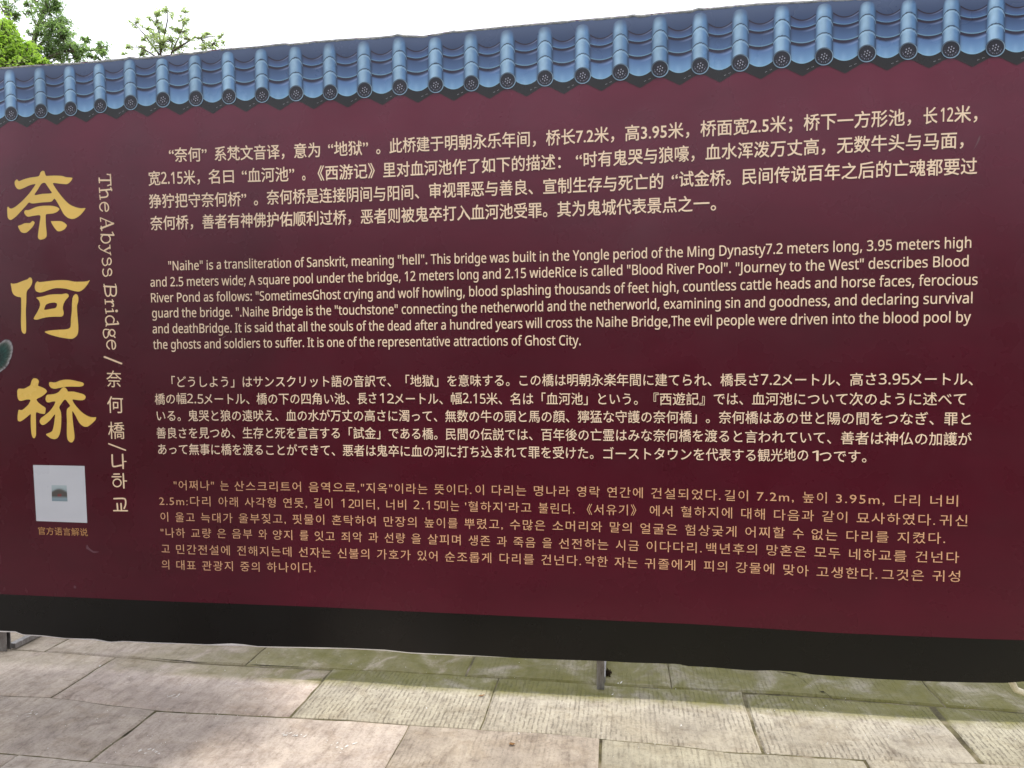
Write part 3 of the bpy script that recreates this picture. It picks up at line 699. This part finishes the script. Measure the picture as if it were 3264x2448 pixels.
# chisel furrows running away from the viewer, broken into short pits
wv = nn(t, 'ShaderNodeTexWave', wave_type='BANDS', bands_direction='X', wave_profile='SIN')
wv.inputs['Scale'].default_value = 15.5; wv.inputs['Distortion'].default_value = 3.4; wv.inputs['Detail'].default_value = 5; wv.inputs['Detail Scale'].default_value = 2.2; wv.inputs['Detail Roughness'].default_value = .7
t.links.new(scaled(t, pv, (1, .30, 1)), wv.inputs['Vector'])
broke = noise_(t, scaled(t, pv, (52, 34, 30)), 1.0, 6, .75)
zone = noise_(t, pv, 3.4, 3, .5)
line_ = ramp(t, wv.outputs['Fac'], [(.0, (1, 1, 1)), (.16, (.75,)*3), (.42, (0, 0, 0))])
pit = math_(t, 'MULTIPLY', line_, ramp(t, broke, [(.47, (0, 0, 0)), (.57, (1, 1, 1))]))
pit = math_(t, 'MULTIPLY', pit, ramp(t, zone, [(.36, (.12,)*3), (.52, (1, 1, 1))]))
carve = nn(t, 'ShaderNodeAttribute', attribute_type='OBJECT', attribute_name='furrow').outputs['Fac']
pit = math_(t, 'MULTIPLY', pit, carve)
streak = noise_(t, scaled(t, pv, (38, 7, 7)), 1.0, 6, .7)
base = mixc(t, 1.0, base, ramp(t, streak, [(.30, (.74, .72, .70)), (.50, (1, 1, 1)), (.70, (1.10, 1.10, 1.08))]), 'MULTIPLY')
base = mixc(t, math_(t, 'MULTIPLY', pit, .60), base, (.12, .095, .07, 1))
# brown weather stains and loose dark crumbs
st = ramp(t, noise_(t, scaled(t, pv, (1, 1.7, 1)), 5.2, 7, .72, .8), [(.50, (0,)*3), (.60, (.55,)*3), (.72, (.9,)*3)])
base = mixc(t, math_(t, 'MULTIPLY', st, .55), base, mixc(t, 1.0, base, (.60, .52, .42, 1), 'MULTIPLY'))
cr = ramp(t, noise_(t, pos, 130, 3, .6), [(.665, (0,)*3), (.70, (1,)*3)])
base = mixc(t, math_(t, 'MULTIPLY', cr, .6), base, (.07, .055, .04, 1))
# moss and damp under the board
sep = nn(t, 'ShaderNodeSeparateXYZ'); t.links.new(pos, sep.inputs[0])
mn = noise_(t, pos, 4.5, 6, .65, .6)
mn2 = noise_(t, scaled(t, pos, (1, 1, 1)), 17, 5, .7)
band = math_(t, 'MULTIPLY', ramp(t, math_(t, 'ADD', sep.outputs[1], math_(t, 'MULTIPLY', mn2, .10)), [(.02, (0,)*3), (.10, (1,)*3)]), ramp(t, sep.outputs[1], [(.55, (1,)*3), (.8, (.3,)*3)]))
band = math_(t, 'MULTIPLY', band, ramp(t, math_(t, 'MULTIPLY_ADD', sep.outputs[0], .25, 1.0), [(.30, (.25,)*3), (.52, (.7,)*3), (.62, (1,)*3)]))
moss = math_(t, 'MULTIPLY', band, ramp(t, mn, [(.36, (.25,)*3), (.50, (.85,)*3), (.62, (1,)*3)]), clamp=True)
mossc = mixc(t, mn2, (.070, .074, .006, 1), (.185, .165, .035, 1))
base = mixc(t, math_(t, 'MULTIPLY', moss, .93), base, mossc)
damp = math_(t, 'MULTIPLY', ramp(t, noise_(t, pos, 1.9, 4, .6), [(.52, (0,)*3), (.68, (1,)*3)]), .35)
base = mixc(t, damp, base, mixc(t, 1.0, base, (.70, .66, .58, 1), 'MULTIPLY'))
t.links.new(base, b.inputs['Base Color'])
h = math_(t, 'ADD', math_(t, 'MULTIPLY', mid, .5), math_(t, 'MULTIPLY', fine, .28))
h = math_(t, 'ADD', h, math_(t, 'MULTIPLY', streak, .5))
h = math_(t, 'SUBTRACT', h, math_(t, 'MULTIPLY', pit, .8))
bump(t, h, b, .75, .006)

mg, t, b = mat('mossy_earth', (.10, .09, .05, 1), .95, .2)
g = nn(t, 'ShaderNodeNewGeometry').outputs['Position']
t.links.new(ramp(t, noise_(t, g, 12, 5, .7), [(.35, (.035, .028, .02)), (.5, (.075, .07, .03)), (.7, (.14, .125, .07))]), b.inputs['Base Color'])
ground = link('ground', mesh([(-150,-150,-.035),(150,-150,-.035),(150,150,-.035),(-150,150,-.035)], [(0,1,2,3)]), None, mg, kind='structure')
mj, t, b = mat('joint_dirt', (.16, .13, .09, 1), .95, .2)
g = nn(t, 'ShaderNodeNewGeometry').outputs['Position']
t.links.new(ramp(t, noise_(t, g, 7, 5, .7), [(.36, (.045, .038, .022)), (.5, (.12, .105, .055)), (.64, (.24, .20, .15))]), b.inputs['Base Color'])
pave = link('pavement', mesh([(-6.5,-2.9,-.009),(4.6,-2.9,-.009),(4.6,2.9,-.009),(-6.5,2.9,-.009)], [(0,1,2,3)]), None, mj, kind='structure')
JY = [2.86, 2.44, 2.0, 1.54, 1.08, .62, .163, -.300, -.716, -1.15, -1.60, -2.02, -2.46, -2.88]
JT = {6: [(-2.84,.172),(-2.36,.153),(-2.14,.144),(-1.785,.152),(-1.436,.161),(-1.126,.169),(-.7,.172),(-.6,.171),(.06,.159),(.717,.179),(1.685,.14)],
      7: [(-2.84,-.290),(-2.568,-.274),(-2.2,-.309),(-2.0,-.322),(-1.67,-.311),(-1.405,-.303),(-1.18,-.292),(-.9,-.298),(-.57,-.295),(-.29,-.286),(-.097,-.299),(.258,-.316),(.39,-.334),(.58,-.322),(.9,-.319),(1.34,-.290),(1.478,-.287)],
      8: [(-2.438,-.718),(-1.79,-.726),(0,-.71)]}
def jy(i, x):
    if i in JT: v = lerp_table(JT[i], x)
    else: v = JY[i]
    return v + .004*noise.noise(Vector((x*5, i*3.7, 0))) + .0025*noise.noise(Vector((x*21, i*1.7, 0)))
cuts = {5: [-6.2,-5.1,-4.05,-3.02,-1.88,-.75,.22,1.38,2.5,3.5,4.5], 6: [-6.2,-5.0,-3.9,-2.595,-1.418,-.588,.532,1.327,2.45,3.4,4.5], 7: [-6.2,-5.3,-4.2,-3.1,-2.041,-.892,-.09,.908,1.95,3.1,4.5]}
WIDE = {(6, 1.327): .011, (6, -2.595): .005, (7, -.09): .006, (6, .532): .006, (6, -1.418): .005}
def slab(row, xa, xb, seed):
    rnd = random.Random(seed)
    ga = WIDE.get((row, xa), .0028); gb = WIDE.get((row, xb), .0028)
    tilt = (rnd.uniform(-.004, .004), rnd.uniform(-.006, .006)); z0 = rnd.uniform(-.004, .002)
    def cx(x0, y, s): return x0 + .006*noise.noise(Vector((x0*9, y*6, 1.3))) + .004*noise.noise(Vector((x0*9, y*22, 1.3))) + s
    loop = []; n = max(6, int((xb-xa)/.08))
    top = lambda x: jy(row, x)-.0025; bot = lambda x: jy(row+1, x)+.0025
    xs = [xa+(xb-xa)*i/n for i in range(n+1)]
    yt0, yb0 = top(xa), bot(xa)
    m = 6
    for i in range(n+1):
        x = xs[i]; xx = x
        if i == 0: xx = cx(xa, top(xa), ga)
        if i == n: xx = cx(xb, top(xb), -gb)
        loop.append((xx, top(x)))
    for j in range(1, m):
        y = top(xb)+(bot(xb)-top(xb))*j/m; loop.append((cx(xb, y, -gb), y))
    for i in range(n, -1, -1):
        x = xs[i]; xx = x
        if i == 0: xx = cx(xa, bot(xa), ga)
        if i == n: xx = cx(xb, bot(xb), -gb)
        loop.append((xx, bot(x)))
    for j in range(m-1, 0, -1):
        y = top(xa)+(bot(xa)-top(xa))*j/m; loop.append((cx(xa, y, ga), y))
    mx, my = (xa+xb)/2, (jy(row, (xa+xb)/2)+jy(row+1, (xa+xb)/2))/2
    def zz(x, y): return z0+tilt[0]*(x-mx)+tilt[1]*(y-my)*2
    L = len(loop); V, Fc = [], []
    hx, hy = (xb-xa)/2, (JY[row]-JY[row+1])/2
    rings = [(0, -.05), (0, -.007), (.0035, -.002), (.011, 0.0)]
    for ins, dz in rings:
        for k, (x, y) in enumerate(loop):
            chip = 1+1.2*max(0, noise.noise(Vector((x*13, y*13, seed*.1))))
            sx = 1-ins*chip/hx; sy = 1-ins*chip/hy
            X, Y = mx+(x-mx)*sx, my+(y-my)*sy
            V.append((X, Y, zz(X, Y)+dz-(.002*chip if 0 < ins < .01 else 0)))
    for r_ in range(len(rings)-1):
        for k in range(L):
            Fc.append((r_*L+k, r_*L+(k+1) % L, (r_+1)*L+(k+1) % L, (r_+1)*L+k))
    Fc.append(tuple((len(rings)-1)*L+k for k in range(L)))
    me = mesh(V, Fc); bm = bmesh.new(); bm.from_mesh(me); bmesh.ops.recalc_face_normals(bm, faces=bm.faces[:]); bm.to_mesh(me); bm.free()
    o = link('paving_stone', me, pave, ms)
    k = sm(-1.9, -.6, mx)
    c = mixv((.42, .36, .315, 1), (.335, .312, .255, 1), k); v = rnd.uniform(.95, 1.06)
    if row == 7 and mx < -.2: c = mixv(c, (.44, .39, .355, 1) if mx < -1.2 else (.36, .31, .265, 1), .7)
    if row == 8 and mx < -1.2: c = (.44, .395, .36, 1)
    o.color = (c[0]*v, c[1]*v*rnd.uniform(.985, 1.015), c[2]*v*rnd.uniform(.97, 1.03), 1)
    o['furrow'] = float(.12 + .88*sm(-1.6, -.9, mx)*rnd.uniform(.6, 1.0)*(1 if row == 6 else .55))
seed = 0
for row in range(len(JY)-1):
    cu = cuts.get(row)
    if not cu:
        rr = random.Random(row*11+3); cu = [-6.2]; 
        while cu[-1] < 4.0: cu.append(cu[-1]+rr.uniform(.85, 1.25))
        cu[-1] = 4.5
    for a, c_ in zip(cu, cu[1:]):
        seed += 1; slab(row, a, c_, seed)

mcr, t, b = mat('dark_crack', (.025, .02, .014, 1), .95, .1)
for pl_ in ([(2478,2141,3),(2510,2146,6),(2538,2153,9),(2560,2167,10),(2574,2180,5),(2590,2196,2)], [(2612,2204,3),(2628,2206,12),(2640,2216,18),(2655,2230,9),(2660,2236,2)],
            [(497,2100,2),(540,2104,5),(600,2109,9),(622,2112,6),(660,2113,2)], [(800,2118,2),(835,2121,8),(880,2123,5),(960,2127,2)], [(2040,2191,2),(2100,2196,5),(2180,2205,3),(2250,2208,2)]):
    V, Fc = [], []
    for i, (px, py, w_) in enumerate(pl_):
        d_ = ray(px, py); s_ = -(CZ-.0016)/d_.z; p = Vector((d_.x*s_, CY+d_.y*s_, .0026)); ww = w_*.0006
        V += [(p.x-ww*.4, p.y+ww, p.z), (p.x+ww*.4, p.y-ww, p.z)]
    for i in range(len(pl_)-1): Fc.append((2*i, 2*i+1, 2*i+3, 2*i+2))
    link('crack', mesh(V, Fc), pave, mcr)

# white grit and droppings scattered on the stones
mw, t, b = mat('chalky_white', (.72, .71, .68, 1), .8, .3)
V, Fc = [], []
rg_ = random.Random(5)
def ground_at(px, py):
    d = ray(px, py); s = -CZ/d.z; return Vector((d.x*s, CY+d.y*s, 0))
def chip(p, r, hgt):
    i = len(V); n = 5
    for k in range(n):
        th = 2*math.pi*k/n+rg_.random(); V.append((p.x+math.cos(th)*r*rg_.uniform(.6, 1.2), p.y+math.sin(th)*r*rg_.uniform(.6, 1.2), -.002))
    V.append((p.x, p.y, hgt)); 
    for k in range(n): Fc.append((i+k, i+(k+1) % n, i+n))
spots = [(318,2122,4),(1360,2258,6),(1654,2338,5),(1655,2362,4),(2171,2312,5),(2280,2149,3),(2527,2230,3),(2169,2314,3),(1995,2228,3),(1981,2197,3),(1655,2112,3),(1773,2132,3),(1119,2115,3),(1426,2182,3),(1055,2178,3),(717,2136,2),(75,2102,3),(25,2104,3),(1633,2460,4)]
for px, py, r in spots: chip(ground_at(px, py), r*.0011, r*.0009)
for _ in range(240):
    px, py = rg_.uniform(-100, 3400), rg_.uniform(2080, 2480); chip(ground_at(px, py), rg_.uniform(.0008, .0022), .0015)
for (px, py, n_, sx, sy_2) in ((560,2222,26,20,10),(100,2275,22,26,16),(930,2345,34,50,12),(480,2395,26,45,14),(1080,2388,20,30,14),(1075,2380,14,40,20),(1950,2200,14,60,30)):
    for _ in range(max(5, n_//3)):
        p = ground_at(rg_.gauss(px, sx*.55), rg_.gauss(py, sy_2*.4)); L_, W_, an = rg_.uniform(.003, .012), rg_.uniform(.0012, .0035), rg_.gauss(.9, .35)
        i = len(V); n5 = 8
        for k in range(n5):
            th = 2*math.pi*k/n5; q_ = rg_.uniform(.55, 1.25); a_, b__ = math.cos(th)*L_*q_, math.sin(th)*W_*q_
            V.append((p.x+a_*math.cos(an)-b__*math.sin(an), p.y+a_*math.sin(an)+b__*math.cos(an), .0022))
        Fc.append(tuple(range(i, i+n5)))
link('scattered_white_grit', mesh(V, Fc), None, mw, kind='stuff', label='white grit and specks scattered over the paving stones', category='grit')

# fallen leaves
ml, t, b = mat('dry_brown_leaf', (.20, .10, .04, 1), .7, .3)
g = nn(t, 'ShaderNodeNewGeometry').outputs['Position']
t.links.new(ramp(t, noise_(t, g, 160, 4, .7), [(.35, (.10, .05, .025)), (.6, (.27, .15, .06))]), b.inputs['Base Color'])
def dead_leaf(px, py, ln, wd, ang, label, group=None):
    V, Fc = [], []; c = ground_at(px, py)
    for i in range(9):
        u = i/8; h = math.sin(math.pi*u**.8)*wd/2
        for s in (-1, 0, 1):
            x, y = (u-.5)*ln, s*h; z = .004+(abs(s)*h*.8 if s else 0)+.010*(u-.5)**2*4*.4+.001*math.sin(u*9)
            V.append((x*math.cos(ang)-y*math.sin(ang), x*math.sin(ang)+y*math.cos(ang), z))
    for i in range(8):
        for k in range(2):
            q = i*3+k; Fc.append((q, q+1, q+4, q+3))
    o = link('dead_leaf', mesh(V, Fc, smooth=True), None, ml, label=label, category='leaf'); o.location = c
    return o
dead_leaf(1536, 2222, .036, .012, R(40), 'slim rust brown dead leaf lying on the pale stone left of the post')
dead_leaf(1633, 2378, .026, .018, R(20), 'small curled brown leaf on the stone at the bottom edge')
# clump of dark moss by the post foot
V, Fc = [], []; rc_ = random.Random(3); c0 = ground_at(1937, 2148)
for _ in range(140):
    p = c0 + Vector((rc_.gauss(0, .006), rc_.gauss(0, .016), 0)); r = rc_.uniform(.002, .005); i = len(V); a = rc_.uniform(0, 6.28)
    V += [(p.x-math.cos(a)*r, p.y-math.sin(a)*r, 0), (p.x+math.cos(a)*r, p.y+math.sin(a)*r, 0), (p.x+rc_.gauss(0, .004), p.y+rc_.gauss(0, .004), rc_.uniform(.006, .02))]
    Fc.append((i, i+1, i+2))
mk, t, b = mat('dark_litter', (.05, .032, .018, 1), .9, .2)
link('moss_clump', mesh(V, Fc), None, mk, kind='stuff', label='dark clump of moss and litter beside the post foot', category='moss')

# bent cream plastic pipe just behind the board's right end
mp, t, b = mat('cream_plastic', (.78, .70, .50, 1), .4, .5)
V, Fc = [], []
pA, pB, pC_ = at(3212, 2142, .13), at(3238, 2198, .13), at(3276, 2214, .13)
tube(V, Fc, [pA+Vector((-.03, .05, .07)), pA, pA.lerp(pB, .55)+Vector((-.003, 0, 0)), pB, pC_, pC_+Vector((.06, .02, .03)), pC_+Vector((.13, .05, .12))], [.0135]*7, 12)
lowz_ = min(v[2] for v in V)
link('bent_pipe', mesh([(v[0], v[1], v[2]-min(0, lowz_)*0) for v in V], Fc, smooth=True), None, mp, label='bent cream plastic pipe on the mossy stone at the right end of the board', category='pipe')

# ------------------------------------------------------------------ trees
def leafmat(name, ca, cb, tr=.35):
    m = bpy.data.materials.new(name); m.use_nodes = True; t = m.node_tree; b = t.nodes['Principled BSDF']
    g = nn(t, 'ShaderNodeNewGeometry')
    c = mixc(t, noise_(t, g.outputs['Position'], 2.1, 4, .6), ca, cb)
    c2 = mixc(t, g.outputs['Random Per Island'], c, mixc(t, .5, c, cb))
    t.links.new(c2, b.inputs['Base Color']); b.inputs['Roughness'].default_value = .5
    tl = nn(t, 'ShaderNodeBsdfTranslucent'); t.links.new(mixc(t, 1.0, c2, (1.3, 1.5, .7, 1), 'MULTIPLY'), tl.inputs[0])
    mx = nn(t, 'ShaderNodeMixShader'); mx.inputs[0].default_value = tr
    t.links.new(b.outputs[0], mx.inputs[1]); t.links.new(tl.outputs[0], mx.inputs[2]); t.links.new(mx.outputs[0], t.nodes['Material Output'].inputs[0])
    return m
mb_, t, b = mat('bark', (.12, .09, .07, 1), .9, .2)
g = nn(t, 'ShaderNodeNewGeometry').outputs['Position']
t.links.new(ramp(t, noise_(t, scaled(t, g, (6, 6, 1)), 5, 5, .7), [(.35, (.05, .04, .03)), (.65, (.17, .14, .11))]), b.inputs['Base Color'])
L_BRIGHT = leafmat('bright_leaf', (.17, .28, .055, 1), (.31, .42, .10, 1), .5)
L_SHADE = leafmat('shade_leaf', (.05, .09, .04, 1), (.08, .13, .05, 1), .25)
L_DARK = leafmat('dark_leaf', (.17, .24, .15, 1), (.26, .34, .20, 1), .6)
L_PALE = leafmat('pale_leaf', (.34, .37, .30, 1), (.42, .47, .32, 1), .6)
def leaves(V, Fc, c, rx, ry, rz, n, size, rnd, droop=.3):
    for _ in range(n):
        while True:
            q = Vector((rnd.uniform(-1, 1), rnd.uniform(-1, 1), rnd.uniform(-1, 1)))
            if q.length < 1: break
        q = q*(.45+.55*rnd.random()**.4)/max(.35, q.length)**.35
        p = c + Vector((q.x*rx, q.y*ry, q.z*rz))
        d = Vector((rnd.gauss(0, 1), rnd.gauss(0, 1), rnd.gauss(-droop, .6))).normalized(); up = Vector((rnd.gauss(0, .5), rnd.gauss(0, .5), 1)).normalized()
        s = d.cross(up).normalized(); L = size*rnd.uniform(.6, 1.25); W = L*.24; i = len(V)
        mid_ = p+d*L*.45
        V += [p, mid_+s*W+up*L*.06, p+d*L, mid_-s*W+up*L*.06, mid_]
        Fc += [(i, i+1, i+2, i+4), (i, i+4, i+2, i+3)]
def tree(label, y, branches, clumps, leaf, size, seed, base_xy=None, group=None, name='leafy_tree'):
    "branches: pixel polylines with radii; clumps: (px, py, rx, rz, n) in pixels at depth y"
    rnd = random.Random(seed); k = (y-CY)/F
    Vt, Ft, Vc, Fc = [], [], [], []
    for pts, r0_, r1_ in branches:
        P3 = [at(a, b_, y+rnd.uniform(-.15, .15)) for a, b_ in pts]; n = len(P3)
        tube(Vt, Ft, P3, [r0_+(r1_-r0_)*i/(n-1) for i in range(n)], 6)
    for (px, py, rx, rz, n) in clumps:
        rx *= k*1.1; rz *= k*1.1
        c = at(px, py, y+rnd.uniform(-.5, .5)*min(1.5, rx*2))
        n = int(n*(2.9 if leaf is L_PALE else 2.0)); m = max(2, int(n/22))
        for _ in range(m):       # break each clump into tufts
            q = Vector((rnd.gauss(0, .52)*rx, rnd.gauss(0, .5)*rx, rnd.gauss(0, .52)*rz))
            tr_ = min(rx, rz)*rnd.uniform(.25, .75)
            leaves(Vc, Fc, c+q, tr_*1.3, tr_*1.3, tr_, int(n/m), size, rnd)
            tube(Vt, Ft, [c, c+q*.5+Vector((0, 0, -.02)), c+q], [.012, .008, .004], 4, cap=False)
    if base_xy:
        top = base_xy[1]; bx_ = base_xy[0]
        tube(Vt, Ft, [(bx_[0], bx_[1], -.05), (bx_[0]+.05, bx_[1], top*.35), (bx_[0]-.06, bx_[1]+.03, top*.7), (bx_[0], bx_[1], top)], [.17, .13, .11, .07], 10)
    root = link(name, None, None, label=label, category='tree'); root.empty_display_size = .3
    bpos = Vector((base_xy[0][0], base_xy[0][1], 0)); root.location = bpos
    link('trunk', mesh([Vector(v)-bpos for v in Vt], Ft, smooth=True), root, mb_)
    link('crown', mesh([Vector(v)-bpos for v in Vc], Fc), root, leaf)
    return root
yb = 5.0
pb = at(-60, 215, yb)
tree('bushy yellow green tree behind the board at the left edge', yb,
     [([(-60, 420), (-55, 300), (-50, 220)], .06, .05), ([(-50, 300), (0, 200), (60, 160)], .03, .01), ([(-50, 260), (-80, 150), (-70, 80)], .03, .01)],
     [(-70,150,80,70,900),(0,110,55,50,620),(30,160,60,40,620),(-20,205,100,50,900),(85,190,50,32,480),(70,150,30,24,260),(-150,200,90,90,700),(20,85,22,20,170),(125,205,26,18,200),(-60,300,150,60,700)],
     L_BRIGHT, .055, 11, ((pb.x, yb), pb.z-.6))
yb = 9.0
pb = at(60, 260, yb)
tree('tall dark green tree with ragged crown rising behind the yellow green one', yb,
     [([(60, 500), (70, 300), (95, 180), (120, 90), (150, 10), (160, -60)], .07, .02), ([(95, 180), (150, 120), (190, 60)], .035, .01), ([(110, 200), (200, 165), (300, 160), (330, 150)], .03, .008), ([(90, 190), (30, 60), (0, 20)], .04, .01), ([(120, 90), (105, 60), (95, 10)], .02, .006)],
     [(150,30,34,34,420),(185,20,18,26,170),(165,75,40,26,420),(195,75,24,22,240),(140,110,26,22,190),(200,115,38,24,420),(160,150,38,28,420),(215,150,36,24,360),(120,175,40,22,300),(175,180,40,16,330),(240,178,28,16,200),(275,130,16,12,110),(268,160,24,16,190),(320,150,18,14,150),(328,170,18,12,110),(300,180,22,9,120),(20,25,34,22,210),(50,50,26,16,150),(90,15,16,10,80),(95,40,14,10,60),(15,75,22,12,70),(118,5,14,12,70),(105,108,22,10,60),(60,-40,60,30,300),(160,-40,60,30,300)],
     L_DARK, .055, 23, ((pb.x, yb), pb.z))
yb = 11.0
pb = at(515, 230, yb)
tree('slender sparse tree with see-through crown behind the middle of the left border', yb,
     [([(515, 400), (515, 250), (512, 170), (508, 110), (500, 60), (490, 40)], .035, .006), ([(512, 170), (535, 60), (533, 28)], .02, .004), ([(530, 240), (548, 165), (570, 120), (588, 70), (592, 36)], .02, .004), ([(512, 180), (460, 110), (430, 75)], .02, .005), ([(548, 165), (620, 120), (690, 115)], .02, .005), ([(510, 190), (450, 150), (405, 150)], .02, .005), ([(508, 100), (490, 70), (480, 55)], .012, .004)],
     [(435,72,16,12,60),(470,90,16,9,50),(498,42,18,14,90),(530,30,12,12,60),(500,70,14,10,50),(522,95,20,14,80),(560,90,16,9,50),(583,62,16,14,80),(592,38,10,10,40),(580,100,22,13,110),(460,122,18,10,55),(495,118,22,12,90),(520,140,36,18,260),(545,130,20,12,120),(600,122,16,9,60),(640,122,20,12,90),(680,138,20,10,80),(705,115,10,10,40),(712,135,8,10,25),(658,108,14,8,40),(655,150,26,9,80),(460,150,16,12,60),(405,150,14,10,45),(395,172,16,7,30),(450,172,24,8,70),(570,150,30,10,90),(475,60,10,8,25),(545,50,8,12,25)],
     L_PALE, .050, 31, ((pb.x, yb), pb.z))
# unseen trees on the viewer's side: the left one is inferred from its shade, the others are added to shade the paving in front and darken the board's reflections
def big_tree(bp, tgts, label, seed, leaf, size, n, r=(.9, .9, .45), group=None):
    rnd = random.Random(seed); Vt, Ft, Vc, Fc = [], [], [], []
    top = max(t_[2] for t_ in tgts)-1.2
    tube(Vt, Ft, [bp+Vector((0, 0, -.05)), bp+Vector((.1, .05, top*.33)), bp+Vector((.2, .1, top*.66)), bp+Vector((.1, .1, top))], [.2, .17, .14, .10], 12)
    for tgt in tgts:
        tg = Vector(tgt); st = bp+Vector((.15, .1, top*.8))
        tube(Vt, Ft, [st, tg.lerp(st, .5)+Vector((0, 0, .15)), tg], [.06, .04, .012], 7)
        leaves(Vc, Fc, tg, r[0], r[1], r[2], n, size, rnd)
    root = link('leafy_tree', None, None, label=label, category='tree'); root.location = bp
    if group: root['group'] = group
    link('trunk', mesh([Vector(v)-bp for v in Vt], Ft, smooth=True), root, mb_)
    link('crown', mesh([Vector(v)-bp for v in Vc], Fc), root, leaf)
big_tree(Vector((-5.6, -3.4, 0)), [(-4.6, -1.6, 6.3), (-3.6, -1.6, 6.6), (-2.7, -1.55, 6.4), (-1.9, -1.6, 6.5), (-1.25, -1.65, 6.6), (-2.3, -2.3, 6.7), (-1.5, -2.35, 6.6), (-5.6, -2.4, 6.5), (-3.4, -2.9, 6.6), (-2.2, -3.1, 6.9), (-4.6, -3.6, 6.8), (-3.2, -4.4, 7.0), (-5.4, -5.0, 6.6), (-1.4, -4.3, 6.9), (-1.1, -3.0, 6.9)],
         'unseen tree in front of the left end, inferred from its shade on the paving', 77, L_SHADE, .17, 1250)
big_tree(Vector((4.4, -5.6, 0)), [(.2, -3.15, 6.9), (1.5, -3.3, 6.7), (2.8, -3.2, 6.6), (4.0, -3.5, 6.5), (.4, -4.6, 7.0), (1.9, -4.7, 6.8), (3.4, -4.9, 6.9), (5.0, -4.8, 6.6), (.6, -6.0, 7.1), (2.2, -6.2, 7.0), (3.8, -6.4, 7.0), (-1.2, -5.9, 7.1), (-3.0, -5.9, 7.0)],
         'unseen tree added on the viewer side to shade the paving in front', 78, L_SHADE, .19, 1000, (1.0, 1.0, .45))
for k_, (x_, y_) in enumerate(((-14, -13), (-8.5, -14.5), (-3, -14), (2.5, -14.8), (8, -13.6), (13.5, -13))):
    rr = random.Random(k_+90)
    big_tree(Vector((x_, y_, 0)), [(x_+rr.uniform(-2, 2), y_+rr.uniform(-1, 1), z_) for z_ in (.9, 1.0, 1.8, 2.0, 2.8, 3.0, 3.7, 3.9, 4.4)],
             'unseen dense dark tree added to darken the board reflections', 100+k_, L_SHADE, .42, 330, (1.9, 1.1, 1.0), 'row of unseen trees added to darken the board reflections')
